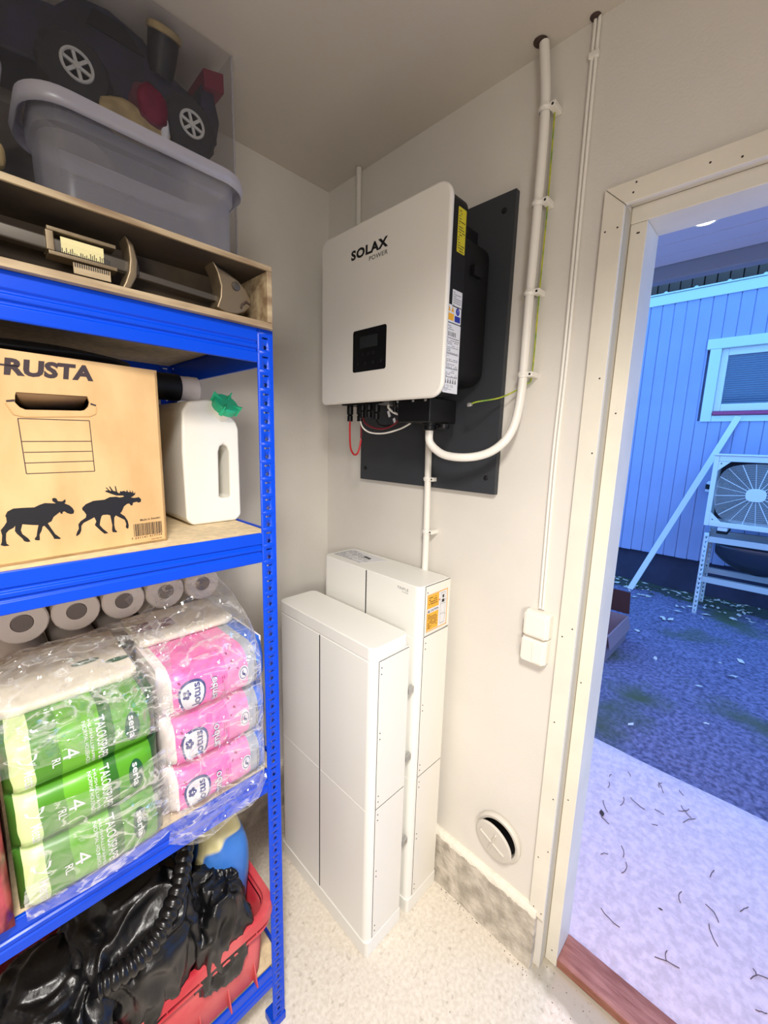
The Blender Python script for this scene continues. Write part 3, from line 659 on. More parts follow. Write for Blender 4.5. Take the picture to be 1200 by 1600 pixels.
lines_print(m, F(1.918, 1.931, 0, .55), 3, 5); bars(m, F(1.903, 1.914, .08, .72), 26, 3); lines_print(m, F(1.862, 1.896), 8, 6); lines_print(m, F(1.826, 1.858), 8, 7); lines_print(m, F(1.805, 1.822), 4, 8, gap=.8)
for i in range(5):
    f = F(1.788, 1.797, i*.19+.04, i*.19+.16); m.add([f(0, 0), f(1, 0), f(.8, 1), f(.2, 1)], [(0, 1, 2, 3)]); f = F(1.798, 1.802, i*.19+.07, i*.19+.13); m.add([f(0, 0), f(1, 0), f(.5, 1)], [(0, 1, 2)])
lines_print(m, F(1.769, 1.785, 0, .7), 5, 4)
m.build('print', M['grayink'], l3)
m = MB(); [m.add([F(z, z+.0012)(a, b) for a, b in ((0, 0), (1, 0), (1, 1), (0, 1))], [(0, 1, 2, 3)]) for z in (1.898, 1.860, 1.824, 1.803)]; m.build('print_rule', M['ink'], l3)
MB().box(.080, .205, .600, .722, 1.692, 1.7595).build('terminal_cover', M['black'], iv, bevel=.004)
for y in (.60, .66, .705): MB().lathe([(.0045, 0), (.0045, .002), (.003, .003)], (.205, y, 1.752), (1, 0, 0), 10).build('screw', M['steel'], iv)
MB().lathe([(.017, 0), (.020, .003), (.020, .014), (.024, .016), (.024, .022)], (.14, .672, 1.6705), (0, 0, 1), 14).build('cable_gland', M['black'], iv)
MB().lathe([(.012, 0), (.016, .004), (.016, .014)], (.125, .712, 1.675), (0, 0, 1), 12).build('cable_gland', M['black'], iv)
for y, zz, r in ((.345, 1.700, .0095), (.388, 1.700, .012), (.408, 1.712, .008), (.440, 1.712, .010), (.475, 1.705, .010), (.556, 1.726, .006)):
    MB().lathe([(r, 0), (r, .018), (r*.75, .02), (r*1.15, .024), (r*1.15, 1.7595-zz)], (.17 if r != .012 else .16, y, zz), (0, 0, 1), 12).build('connector', M['black'], iv)
MB().box(.10, .19, .325, .52, 1.752, 1.7595).build('connector_plate', M['black'], iv)
MB().box(.10, .185, .50, .545, 1.748, 1.7595).build('connector_plate', M['steel'], iv)
MB().lathe([(.006, 0), (.006, .008), (.004, .012)], (.12, .766+.022, 1.742), (0, 1, 0), 10).build('earth_terminal', M['steel'], iv)

def cable(pts, r, mt, label, name='cable', cat='cable', sm=5, seg=8):
    return tag(MB().tube(pts, r, seg, smooth=sm).build(name, mt), label, cat)
cable([(.17, .345, 1.708), (.17, .345, 1.66), (.17, .350, 1.61), (.17, .368, 1.588), (.17, .386, 1.592), (.165, .392, 1.615), (.16, .392, 1.64)], .0032, M['red'], 'bright red cable looping down under the inverter')
cable([(.16, .3925, 1.643), (.16, .392, 1.68), (.16, .389, 1.708)], .0030, M['darkred'], 'dark red cable rising beside the red loop')
cable([(.17, .408, 1.718), (.165, .416, 1.695), (.16, .446, 1.680), (.155, .492, 1.675), (.15, .534, 1.688), (.15, .556, 1.708), (.15, .558, 1.732)], .0030, M['darkred'], 'dark red cable curving beneath the connectors to the right')
cable([(.165, .392, 1.705), (.165, .405, 1.68), (.155, .432, 1.663), (.15, .492, 1.661), (.15, .562, 1.675), (.15, .605, 1.692)], .0026, M['conduit'], 'thin white cable sagging to the black terminal cover')
cable([(.17, .475, 1.71), (.165, .482, 1.688), (.15, .52, 1.685), (.14, .57, 1.705), (.13, .61, 1.72)], .0034, M['black'], 'black cable between the connectors and terminal cover')
cable([(.16, .52, 1.75), (.165, .525, 1.738), (.16, .55, 1.722), (.15, .59, 1.715), (.14, .61, 1.722)], .0036, M['conduit'], 'short thick white cable beside the terminal cover')
for i, p in enumerate([(.15, .512, 1.722), (.148, .536, 1.699)]):
    tag(MB().obox(p, (.001, 0, 0), (0, .004, .002), (0, -.004, .009)).build('cable_tag', M['paper']), ['white tag hanging under the steel connector plate', 'white tag on the dark red cable near the terminal cover'][i], 'tag', 'cable tags')

R_ = .0118
big = [(.14, .6715, 1.6705), (.14, .674, 1.638), (.135, .697, 1.614), (.13, .729, 1.600), (.12, .774, 1.596), (.1, .814, 1.601), (.085, .85, 1.616), (.07, .879, 1.644), (.055, .894, 1.682), (.045, .900, 1.73), (.036, .9, 1.782), (.034, .9, 1.832), (.034, .9, 2.027), (.034, .902, 2.237), (.034, .901, 2.444), (.034, .885, 2.590)]
cd = empty('white_conduit', (.034, .9, 1.6), 'thick white conduit curving from the inverter and up to the ceiling', 'conduit')
MB().tube(big, R_, 14, smooth=6).build('pipe', M['conduit'], cd)
def clip(y, z, xp, r, parent, s=1):
    m = MB(); m.tube([(xp+(r+.0022)*cos(t), y+(r+.0022)*sin(t), z) for t in [radians(-180+20*k) for k in range(19)]], .0026, 6)
    m.obox((xp-r*.2, y, z), (r, 0, 0), (0, r+.003, 0), (0, 0, .006)) if False else None
    m.grid(lambda a, b: (xp+(r+.0015+(.0016 if 0 < b < 1 else 0))*cos(-pi+2*pi*a), y+(r+.0015+(.0016 if 0 < b < 1 else 0))*sin(-pi+2*pi*a), z-.0075+.015*b), 20, 3, cu=True)
    m.box(.001, xp+.006, y+s*(r+.001) if s > 0 else y-(r+.016), y+(r+.016) if s > 0 else y-(r+.001), z-.0065, z+.0065)
    c = m.build('pipe_clip', M['conduit'], parent, bevel=.001)
    MB().lathe([(.0032, 0), (.0025, .001)], (xp+.006, y+s*(r+.009), z), (1, 0, 0), 8).build('nail_head', M['blackmatte'], c)
for y, z in ((.901, 2.444), (.902, 2.237), (.9, 2.027), (.9, 1.822)): clip(y, z, .034, R_, cd)
MB().lathe([(.017, 0), (.015, .003), (.011, .004)], (.036, .876, 2.5968), (0, 0, -1), 16).build('ceiling_hole', M['leafdark'], cd)
cd2 = empty('short_conduit', (.022, .592, 1.3), 'straight white conduit running down behind the rear battery tower', 'conduit')
MB().tube([(.032, .583, 1.715), (.0325, .588, 1.53), (.0325, .592, 1.33), (.0325, .594, 1.10), (.0325, .594, .6)], .0112, 12).build('pipe', M['conduit'], cd2)
for y, z in ((.588, 1.515), (.592, 1.336)): clip(y, z, .0325, .0112, cd2)
cd3 = empty('corner_conduit', (.022, .205, 2.1), 'pale conduit dropping from the ceiling near the room corner', 'conduit')
MB().tube([(.022, .204, 2.595), (.022, .206, 2.3), (.022, .225, 2.2), (.022, .30, 2.12), (.022, .38, 2.10)], .0095, 12).build('pipe', M['wall'], cd3)
MB().box(.001, .02, .192, .22, 2.40, 2.412).build('pipe_clip', M['wall'], cd3)
tcb = empty('twin_cable', (.008, .998, 1.2), 'pair of thin white cables running from ceiling to the switches', 'cable')
for dy in (-.0045, .0045): MB().tube([(.006, .996+dy, 2.5955), (.006, .996+dy, 2.45), (.006, .998+dy, 2.0), (.006, .9975+dy, 1.8), (.006, .9945+dy, 1.62), (.006, .996+dy, 1.4), (.006, .999+dy, 1.178)], .0040, 8, smooth=3).build('cable_run', M['conduit'], tcb)
MB().box(.001, .013, .985, 1.007, 2.515, 2.528).build('cable_clip', M['conduit'], tcb, bevel=.002)
MB().lathe([(.012, 0), (.010, .003), (.006, .004)], (.009, .992, 2.5968), (0, 0, -1), 14).build('ceiling_hole', M['leafdark'], tcb)
cable([(.12, .795, 1.742), (.12, .815, 1.748), (.06, .847, 1.762), (.03, .878, 1.782), (.018, .905, 1.80), (.017, .917, 1.83), (.017, .918, 2.03), (.017, .920, 2.24), (.017, .918, 2.44)], .0021, M['greenwire'], 'thin green and yellow earth wire from inverter up beside the conduit', name='earth_wire', cat='wire', sm=5, seg=6)

def switch(z0, z1, y0, y1, label, two):
    o = empty('light_switch', (.0, (y0+y1)/2, z0), label, 'light switch', 'surface switches by the door')
    MB().box(.0005, .030, y0, y1, z0, z1).build('back_box', M['switch'], o, bevel=.005, seg=3)
    MB().prism(rrect(y0+.0015, y1-.0015, z0+.0015, z1-.0015, .009, 5), P3, .030, .0375).build('frame', M['switch'], o, bevel=.002)
    if two:
        ym = (y0+y1)/2
        for a, b, t in ((y0+.007, ym-.0006, .0025), (ym+.0006, y1-.007, -.0005)):
            MB().add([(.0370, a, z0+.007), (.0370, b, z0+.007), (.0370, b, z1-.007), (.0370, a, z1-.007), (.0400-t, a, z0+.007), (.0400-t, b, z0+.007), (.0400+t, b, z1-.007), (.0400+t, a, z1-.007)],
                     [(0, 1, 2, 3), (4, 7, 6, 5), (0, 4, 5, 1), (1, 5, 6, 2), (2, 6, 7, 3), (3, 7, 4, 0)]).build('rocker', M['switch'], o, bevel=.001)
    else:
        MB().prism(rrect(y0+.007, y1-.007, z0+.007, z1-.007, .006, 5), P3, .037, .041).build('rocker', M['switch'], o, bevel=.0015)
switch(1.0985, 1.172, .963, 1.035, 'white single switch, upper of the two by the door', False)
switch(1.021, 1.0945, .961, 1.033, 'white double switch, lower of the two by the door', True)

vv = empty('air_valve', (.0, .925, .29), 'round pale air valve with a cross, low on the wall', 'air valve')
vc = (0, .932, .362)
MB().lathe([(.074, .0005), (.078, .004), (.078, .012), (.072, .018), (.064, .017), (.060, .008), (.060, .001)], vc, (1, 0, 0), 36, cap=False).build('valve_ring', M['valve'], vv)
MB().lathe([(.060, .0015), (.0, .0016)], vc, (1, 0, 0), 30).build('duct_opening', M['black'], vv)
ax = Vector((1, -.10, -.14)).normalized(); oc = Vector((.030, .926, .357))
MB().lathe([(.066, -.004), (.068, 0), (.064, .004), (.045, .006), (0.0, .007)], oc, ax, 36).build('valve_disc', M['valve'], vv)
e1 = ax.cross(Vector((0, .35, 1))).normalized(); e2 = ax.cross(e1)
for e in (e1, e2): MB().obox(oc+ax*.008, e*.048, ax.cross(e)*.0028, ax*.0032).build('disc_rib', M['valve'], vv, bevel=.001)

# ---------------------------------------------------------------- battery towers
def tower(x0, x1, y0, y1, label, mods, base, cover=None, group='battery towers'):
    o = empty('battery_tower', ((x0+x1)/2, (y0+y1)/2, 0), label, 'battery', group)
    XY = lambda a, b, w: (a, b, w)
    MB().prism([(x0-.002, y0-.002), (x1-.004, y0-.002), (x1+.003, y0+.006), (x1+.003, y1-.008), (x1-.006, y1+.003), (x0-.002, y1+.003)], XY, 0, base).build('base', M['battery'], o, bevel=.002)
    MB().box(x0+.012, x1-.012, y0+.012, y1-.012, base-.002, mods[-1][1]-.01).build('core', M['blackmatte'], o)
    MB().prism(rrect(x0+.0012, x1-.0012, y0+.0012, y1-.0012, .021, 6), lambda a, b, w: (a, b, w), base-.001, mods[-1][1]-.006).build('seam_lip', M['battery'], o)
    zt = [q[1] for q in mods if q[2] != 'lid'][-1]
    ym = y0+(y1-y0)*.499
    MB().box(x1-.004, x1-.0002, ym-.0024, ym+.0024, base+.001, zt-.002).build('front_groove', M['black'], o)
    for i, (z0, z1, kind) in enumerate(mods):
        z0 += .0006; z1 -= .0006
        if kind == 'lid':
            MB().prism(rrect(x0, x1, y0, y1, .022, 6), XY, z0, z1).build('top_cover', M['battery'], o, bevel=.0035, seg=3); continue
        # two shells either side of the dark vertical groove
        a = MB(); pts = [(x0, ym-.0025), (x1, ym-.0025)]+[(x1-.022+.022*cos(t), y0+.022-.022*sin(t)) for t in [radians(15*k) for k in range(7)]]+[(x0+.022-.022*sin(t), y0+.022-.022*cos(t)) for t in [radians(15*k) for k in range(7)]]
        a.prism(pts, XY, z0, z1).build('front_shell', M['battery'], o, bevel=.0012)
        b = MB(); pts = [(x0, ym+.0025), (x1, ym+.0025)]+[(x1-.022+.022*cos(t), y1-.022+.022*sin(t)) for t in [radians(15*k) for k in range(7)]]+[(x0, y1)]
        b.prism(pts, XY, z0, z1); sh = b.build('front_shell', M['battery'], o, bevel=.0012)
        xs1 = x1-.0265
        MB().box(x0+.002, xs1+.0014, y1, y1+.0004, z0+.001, z1+.0002).build('cover_shadow_gap', M['black'], o)
        MB().box(x0+.001, xs1, y1+.0003, y1+.0018, z0+.001, z1-.0016).build('side_cover', M['battery2'], o, bevel=.0006)
        for zz in (z1-.022, z1-.042, (z0+z1)/2+.012, (z0+z1)/2-.008, z0+.022, z0+.042)[:6 if z1-z0 > .3 else 2]+(((z0+.022), (z0+.042)) if z1-z0 <= .3 else ()):
            MB().lathe([(.0022, 0), (.0016, .0008)], (xs1-.009, y1+.0018, zz), (0, 1, 0), 8).build('screw', M['blackmatte'], o)
    return o, ym
t1, ym = tower(.2228, .3783, .208, .698, 'shorter white two-module battery tower nearest the camera', [(.055, .535, 'm'), (.535, 1.022, 'm'), (1.024, 1.066, 'lid')], .055)
t2, ym2 = tower(.0362, .1907, .2242, .705, 'taller white battery tower behind, with yellow caution sticker', [(.055, .533, 'm'), (.533, 1.034, 'm'), (1.036, 1.2006, 'b')], .055)
MB().prism(rrect(.0372, .1897, .2252, .704, .021, 6), lambda a, b, w: (a, b, w), 1.1985, 1.2022).build('top_cover', M['battery'], t2, bevel=.0015)
yv = .705+.0022
lb = MB().prism(rrect(.050, .158, 1.046, 1.172, .002, 2), XZ, yv, yv+.0006).build('caution_sticker', M['paper'], t2)
f = lambda a, b: (.158-.108*a, yv+.0009, 1.046+.126*b)
m = MB()
for q in ((.03, .34, .56, .97), (.03, .03, .56, .30)):
    pass
def rectp(mb, a0, b0, a1, b1): mb.add([f(a0, b0), f(a1, b0), f(a1, b1), f(a0, b1)], [(0, 1, 2, 3)])
m = MB(); rectp(m, .02, .62, .55, .96); rectp(m, .02, .05, .55, .50); rectp(m, .02, .965, .98, .99); rectp(m, .95, .02, .98, .965); rectp(m, .02, .01, .98, .035); rectp(m, .005, .01, .025, .99)
m.build('orange_print', M['orange'], lb)
f2 = lambda a, b: tuple(Vector(f(a, b))+Vector((0, .0003, 0)))
m = MB(); text(m, 'CAUTION', lambda a, b: f2(.16+a*.38, .53+b*.055), bold=.01); m.add([f2(.05, .52), f2(.13, .52), f2(.09, .60)], [(0, 1, 2)])
lines_print(m, lambda a, b: f2(.08+a*.40, .66+b*.27), 5, 21, h=.4); lines_print(m, lambda a, b: f2(.06+a*.44, .09+b*.38), 9, 22, h=.4)
for (a0, b0, a1, b1) in ((.64, .10, .645, .92), (.86, .10, .865, .92), (.64, .10, .865, .106), (.64, .35, .865, .356), (.64, .62, .865, .626), (.70, .66, .82, .74), (.72, .78, .80, .86), (.64, .915, .865, .921), (.87, .70, .93, .705), (.87, .30, .93, .305)):
    m.add([f2(a0, b0), f2(a1, b0), f2(a1, b1), f2(a0, b1)], [(0, 1, 2, 3)])
m.build('print', M['ink'], lb)
m = MB(); m.add([f2(.58+.03*cos(t*pi/4), .76+.02*sin(t*pi/4)) for t in range(8)], [tuple(range(8))]); m.build('red_dot', M['red'], lb)
m = MB(); text(m, 'TRIPLE', lambda a, b: (.1907+.0003, .610+a*.048, 1.176+b*.0085), bold=0); text(m, 'POWER', lambda a, b: (.1907+.0003, .632+a*.026, 1.168+b*.004)); m.build('logo', M['grayink'], t2)
m = MB(); [m.add([(.191, .464, z), (.191, .470, z), (.191, .470, z+.0014), (.191, .464, z+.0014)], [(0, 1, 2, 3)]) for z in (1.165, 1.145, 1.125, 1.105)]; m.build('led_marks', M['grayink'], t2)
ls = MB().prism([(.050, .235), (.150, .235), (.160, .40), (.060, .44)], lambda a, b, w: (a, b, w), 1.2022, 1.2026).build('paper_label', M['paper'], t2)
m = MB(); g_ = lambda a, b: (.155-.095*b, .243+.16*a, 1.2029); lines_print(m, g_, 12, 31); m.build('print', M['grayink'], ls)
m = MB(); m.add([(.085, .345, 1.2031), (.098, .345, 1.2031), (.102, .385, 1.2031), (.089, .385, 1.2031)], [(0, 1, 2, 3)]); m.build('barcode', M['ink'], ls)
for z in (.62, .86, .30): MB().box(.197, .221, .690, .702, z, z+.02).build('tie_bracket', M['steel'], t2, bevel=.001)

# ================================================================= SHELVING
sh = empty('shelving_unit', (1.09, .33, 0), 'blue steel shelving unit with chipboard shelves on the left', 'shelving')
PX0, PX1, PY0, PY1 = .636, 1.556, .030, .636
kw = dict(hole_r=.0040, slot_w=.0130, slot_h=.0034)
for lx, ly, sx, sy in ((PX0, PY1, 1, -1), (PX1, PY1, -1, -1), (PX0, PY0, 1, 1), (PX1, PY0, -1, 1)):
    m = MB(); post(m, lambda s, z: (lx+sx*s, ly, z), lambda s, z: (lx, ly+sy*s, z), .010, 1.856, .036, .0375, **kw)
    p = m.build('post', M['blue'], sh, solid=.0010, recalc=True, weld=True)
    MB().box(min(lx-sx*.003, lx+sx*.040), max(lx-sx*.003, lx+sx*.040), min(ly-sy*.003, ly+sy*.040), max(ly-sy*.003, ly+sy*.040), 0, .028).build('foot_cap', M['blue'], p, bevel=.003)
LV = [1.856, 1.428, .835, .222]
def beam_prof(z, s):   # ribbed face
    return [(s*.000, z), (s*.006, z), (s*.0075, z-.003), (s*.0075, z-.024), (s*.0045, z-.027), (s*.0045, z-.030), (s*.0085, z-.033), (s*.0085, z-.039), (s*.0045, z-.042), (s*.0045, z-.045), (s*.0075, z-.048), (s*.0075, z-.064), (s*.006, z-.067), (s*.000, z-.067)]
for z in LV:
    for y, s in ((PY1-.0055, 1), (PY0+.0055, -1)):
        MB().prism([(y+a, b) for a, b in beam_prof(z, s)], lambda a, b, w: (w, a, b), PX0+.0365, PX1-.0365).build('long_beam', M['blue'], sh, bevel=.0008)
    for x, s in ((PX0+.0055, -1), (PX1-.0055, 1)):
        MB().prism([(x+a, b) for a, b in beam_prof(z, s)], lambda a, b, w: (a, w, b), PY0+.0375, PY1-.0375).build('short_beam', M['blue'], sh, bevel=.0008)
    MB().box(PX0+.0085, PX1-.0085, PY0+.0085, PY1-.009, z-.010, z-.002).build('shelf_board', M['board'], sh, bevel=.0006)

# ---------------------------------------------------------------- cardboard moving box
bo = Vector((.8451, .572, 1.4265)); be = Vector((.25, .025, 0)).normalized(); bn = Vector((-be.y, be.x, 0))
def bf(u, v, w=0): p = bo+be*u+bn*w; return (p.x, p.y, bo.z+v)
mb_ = empty('moving_box', bf(.17, 0, -.15), 'brown cardboard moving box printed with two black moose', 'cardboard box')
BW, BD, BH = .345, .40, .325
hole = [(.1147, .2704), (.1124, .2609), (.1145, .2535), (.1200, .2475), (.1258, .2458), (.198, .2423), (.2045, .2455), (.2080, .2500), (.2096, .2526), (.2085, .262), (.2069, .2678)]
m = MB(); outer = [(0, 0), (BW, 0), (BW, BH), (0, BH)]
bm = bmesh.new()
def lp(pts): vs = [bm.verts.new((a, b, 0)) for a, b in pts]; return [bm.edges.new((vs[i], vs[(i+1) % len(vs)])) for i in range(len(vs))]
bmesh.ops.triangle_fill(bm, edges=lp(outer)+lp(hole), use_beauty=True); bm.verts.index_update()
V2 = [(v.co.x, v.co.y) for v in bm.verts]; F2 = [tuple(v.index for v in f.verts) for f in bm.faces]; bm.free()
m.add([bf(a, b, 0) for a, b in V2], F2); m.add([bf(a, b, -.004) for a, b in V2], [f[::-1] for f in F2])
n = len(hole); m.add([bf(a, b, w) for w in (0, -.004) for a, b in hole], [(i, (i+1) % n, n+(i+1) % n, n+i) for i in range(n)])
fr_ = m.build('front_panel', M['card'], mb_, recalc=False)
m = MB()
m.obox(Vector(bf(0, BH/2, -BD/2))+be*.002, be*.002, bn*(BD/2), (0, 0, BH/2)); m.obox(Vector(bf(BW, BH/2, -BD/2))-be*.002, be*.002, bn*(BD/2), (0, 0, BH/2))
m.obox(Vector(bf(BW/2, BH/2, -BD)), be*(BW/2), bn*.002, (0, 0, BH/2)); m.obox(Vector(bf(BW/2, .002, -BD/2)), be*(BW/2), bn*(BD/2), (0, 0, .002))
m.build('side_panels', M['card'], mb_)
MB().obox(Vector(bf(BW/2, BH+.002, -BD/2)), be*(BW/2), bn*(BD/2), (0, 0, .002)).build('top_flap', M['card'], mb_)
MB().add([bf(.1147, .2704, -.002), bf(.2069, .2678, -.002), bf(.2045, .2470, -.030), bf(.1180, .2490, -.030)], [(0, 1, 2, 3)]).build('handle_flap', M['carddark'], mb_, solid=.003)
pr = MB()
for poly in ([(.2196, .2548), (.2096, .2568), (.2096, .2535), (.2196, .2520)], [(.1026, .2572), (.1110, .2600), (.1115, .2570), (.1040, .2550)]): pr.flat(poly, bf, .0003)
pr.build('handle_cut', M['brownink'], mb_)
m = MB()
for a, b in (((.2207, .2500), (.2130, .2340)), ((.2130, .2340), (.2000, .2312)), ((.2000, .2312), (.1140, .2372)), ((.1140, .2372), (.1045, .2425)), ((.1045, .2425), (.1030, .2540))):
    m.tube([bf(*a, .0004), bf(*b, .0004)], .0009, 5)
m.build('handle_crease', M['cardedge'], mb_)
def txt(mb, s, u0, v0, u1, v1, hgt, **k):    # baseline from (u0,v0) to (u1,v1)
    text(mb, s, lambda a, b: bf(u0+(u1-u0)*a, v0+(v1-v0)*a+hgt*b, .0004), **k)
m = MB(); txt(m, 'RUSTA', .2185, .2915, .1040, .2960, .0255, bold=.05, shear=.12, space=1.02)
m.flat([(.2230, .3075), (.2000, .3075), (.2000, .3050), (.2230, .3045)], bf, .0004)
m.build('printed_name', M['brownink'], fr_)
m = MB()
def seg(p, q, t=.0006):
    (a, b), (c, d_) = p, q; L_ = math.hypot(c-a, d_-b); nx, ny = -(d_-b)/L_*t, (c-a)/L_*t
    m.flat([(a+nx, b+ny), (c+nx, d_+ny), (c-nx, d_-ny), (a-nx, b-ny)], bf, .0004)
for p, q in (((.2085, .2285), (.1152, .2302)), ((.1152, .2302), (.1142, .1438)), ((.1142, .1438), (.2062, .1433)), ((.2062, .1433), (.2085, .2285)), ((.207, .1935), (.1148, .1954)), ((.2061, .1767), (.1154, .1784)), ((.2063, .1601), (.1144, .1615))): seg(p, q)
m.build('printed_table', M['brownink'], fr_)
COW= [(0.2374, 0.0794), (0.2342, 0.0861), (0.2268, 0.09), (0.2143, 0.0898), (0.2015, 0.0891), (0.1946, 0.0925), (0.1877, 0.0947), (0.1761, 0.0931), (0.1732, 0.0928), (0.1774, 0.0969), (0.1778, 0.1007), (0.1753, 0.1022), (0.1719, 0.1009), (0.1703, 0.0962), (0.1649, 0.0952), (0.1599, 0.0985), (0.1599, 0.094), (0.1618, 0.0916), (0.1553, 0.0876), (0.1515, 0.0828), (0.1494, 0.0774), (0.1506, 0.0731), (0.1545, 0.0723), (0.1595, 0.0747), (0.1629, 0.0782), (0.1654, 0.0775), (0.1661, 0.0742), (0.1687, 0.0751), (0.169, 0.0779), (0.1727, 0.075), (0.1781, 0.0707), (0.1817, 0.0636), (0.1868, 0.061), (0.1828, 0.0511), (0.1787, 0.0415), (0.1717, 0.0331), (0.1734, 0.0319), (0.181, 0.0337), (0.1815, 0.0368), (0.1861, 0.0478), (0.1914, 0.0574), (0.194, 0.0565), (0.1955, 0.0505), (0.199, 0.0436), (0.1993, 0.0348), (0.2018, 0.0345), (0.2054, 0.0359), (0.2058, 0.038), (0.203, 0.0417), (0.2013, 0.0502), (0.1989, 0.0597), (0.206, 0.0608), (0.2186, 0.0638), (0.2213, 0.0545), (0.2201, 0.0482), (0.2135, 0.0398), (0.2112, 0.0344), (0.215, 0.0341), (0.219, 0.0363), (0.2207, 0.041), (0.2263, 0.0492), (0.2285, 0.0544), (0.2272, 0.0626), (0.2298, 0.0594), (0.2353, 0.0567), (0.2389, 0.0524), (0.2402, 0.0419), (0.2399, 0.0359), (0.2368, 0.0322), (0.2429, 0.0324), (0.247, 0.0348), (0.2453, 0.0393), (0.2438, 0.0497), (0.2447, 0.0581), (0.2398, 0.0644), (0.2366, 0.0699), (0.2365, 0.077)]
BULL= [(0.1377, 0.0773), (0.1378, 0.0813), (0.1319, 0.0872), (0.1204, 0.0919), (0.1033, 0.0924), (0.0948, 0.0962), (0.0841, 0.0961), (0.0793, 0.0943), (0.0719, 0.095), (0.073, 0.0973), (0.0839, 0.0983), (0.0931, 0.1024), (0.1014, 0.1071), (0.0997, 0.1088), (0.0962, 0.1086), (0.0998, 0.1137), (0.0988, 0.1144), (0.0932, 0.1073), (0.0916, 0.1077), (0.0945, 0.1155), (0.0929, 0.1154), (0.0887, 0.1075), (0.0845, 0.1058), (0.0855, 0.1154), (0.084, 0.1158), (0.0822, 0.1047), (0.0788, 0.1017), (0.0773, 0.106), (0.0749, 0.105), (0.0711, 0.1061), (0.0676, 0.1036), (0.066, 0.1079), (0.0648, 0.1034), (0.0619, 0.1026), (0.0615, 0.1076), (0.0601, 0.103), (0.0577, 0.1017), (0.0576, 0.1064), (0.0558, 0.1021), (0.0553, 0.0992), (0.0525, 0.1024), (0.0528, 0.0976), (0.0574, 0.0943), (0.0608, 0.0926), (0.0546, 0.0912), (0.0467, 0.0919), (0.0431, 0.0873), (0.0443, 0.0825), (0.0487, 0.0818), (0.0512, 0.0838), (0.0577, 0.0824), (0.0585, 0.0782), (0.0612, 0.0771), (0.0641, 0.0816), (0.0679, 0.0812), (0.0732, 0.077), (0.0776, 0.0676), (0.0803, 0.0651), (0.0733, 0.0586), (0.0689, 0.0495), (0.0678, 0.0408), (0.0687, 0.0352), (0.0705, 0.0343), (0.0731, 0.0373), (0.0718, 0.0442), (0.0738, 0.0516), (0.0809, 0.0568), (0.0878, 0.0619), (0.0905, 0.058), (0.0915, 0.0442), (0.0905, 0.0357), (0.0876, 0.0315), (0.0889, 0.0303), (0.0949, 0.0316), (0.0958, 0.0351), (0.0946, 0.0447), (0.0966, 0.063), (0.1007, 0.0649), (0.1077, 0.0652), (0.1102, 0.0633), (0.1126, 0.0555), (0.1142, 0.0475), (0.1096, 0.04), (0.1021, 0.031), (0.108, 0.0306), (0.1123, 0.0357), (0.1185, 0.044), (0.1216, 0.0486), (0.1188, 0.055), (0.1212, 0.0626), (0.1286, 0.059), (0.1378, 0.0549), (0.1414, 0.0501), (0.1421, 0.0422), (0.1447, 0.0365), (0.1493, 0.0328), (0.1503, 0.0343), (0.1488, 0.0393), (0.1455, 0.0454), (0.1455, 0.0533), (0.1419, 0.0581), (0.1338, 0.0637), (0.1327, 0.0688), (0.1361, 0.0758)]
for nm, P in (('printed_cow_moose', COW), ('printed_bull_moose', BULL)):
    m = MB(); m.flat(P, bf, .0004); m.build(nm, M['ink'], fr_, recalc=False)
m = MB(); bars(m, lambda a, b: bf(.0600-.0513*a, .0170+.0240*b, .0004), 62, 4)
txt(m, 'Made in Sweden', .0475, .0455, .0110, .0468, .0042, bold=.01); txt(m, '7 331141 417734', .0652, .0115, .0095, .0128, .0036); txt(m, 'www.rusta.com', .0300, .0060, .0100, .0068, .0022)
m.build('printed_barcode', M['ink'], fr_)

# ---------------------------------------------------------------- jerrycan
jc = empty('jerrycan', (.70, .345, 1.4265), 'white plastic jerrycan with a green cap beside the moving box', 'jerrycan')
prof = [(.645, 1.4265), (.752, 1.4265), (.766, 1.440), (.768, 1.60), (.764, 1.690), (.750, 1.713), (.705, 1.721), (.690, 1.719), (.655, 1.690), (.638, 1.672), (.632, 1.655), (.632, 1.440)]
holep = [(.659, 1.487), (.682, 1.487), (.686, 1.492), (.684, 1.600), (.680, 1.612), (.672, 1.618), (.663, 1.612), (.658, 1.600)]
bm = bmesh.new(); bmesh.ops.triangle_fill(bm, edges=lp(prof)+lp(holep), use_beauty=True); bm.verts.index_update()
V2 = [(v.co.x, v.co.y) for v in bm.verts]; F2 = [tuple(v.index for v in f.verts) for f in bm.faces]; bm.free()
m = MB(); y0, y1 = .235, .462; no, nh = len(prof), len(holep)
m.v = [(a, y1, b) for a, b in V2]+[(a, y0, b) for a, b in V2]; K = len(V2)
m.f = [f for f in F2]+[tuple(i+K for i in f[::-1]) for f in F2]
m.f += [(i, (i+1) % no, K+(i+1) % no, K+i) for i in range(no)]+[(no+i, no+(i+1) % nh, K+no+(i+1) % nh, K+no+i) for i in range(nh)]; m.m = [0]*len(m.f)
m.build('can_body', M['can'], jc, bevel=.0105, seg=4)
MB().box(.6585, .6855, .33, .34, 1.488, 1.615).build('handle_web', M['can'], jc)
axc = Vector((-.16, .70, .68)).normalized(); cc = Vector((.668, .460, 1.703))
MB().lathe([(.024, -.026), (.024, .004)], cc, axc, 24).build('can_neck', M['can'], jc)
cp = MB().lathe([(.0290, 0), (.0300, .002), (.0300, .017), (.0275, .0195), (0, .020)], cc, axc, 28).build('screw_cap', M['cap'], jc)
e1 = axc.orthogonal().normalized(); e2 = axc.cross(e1)
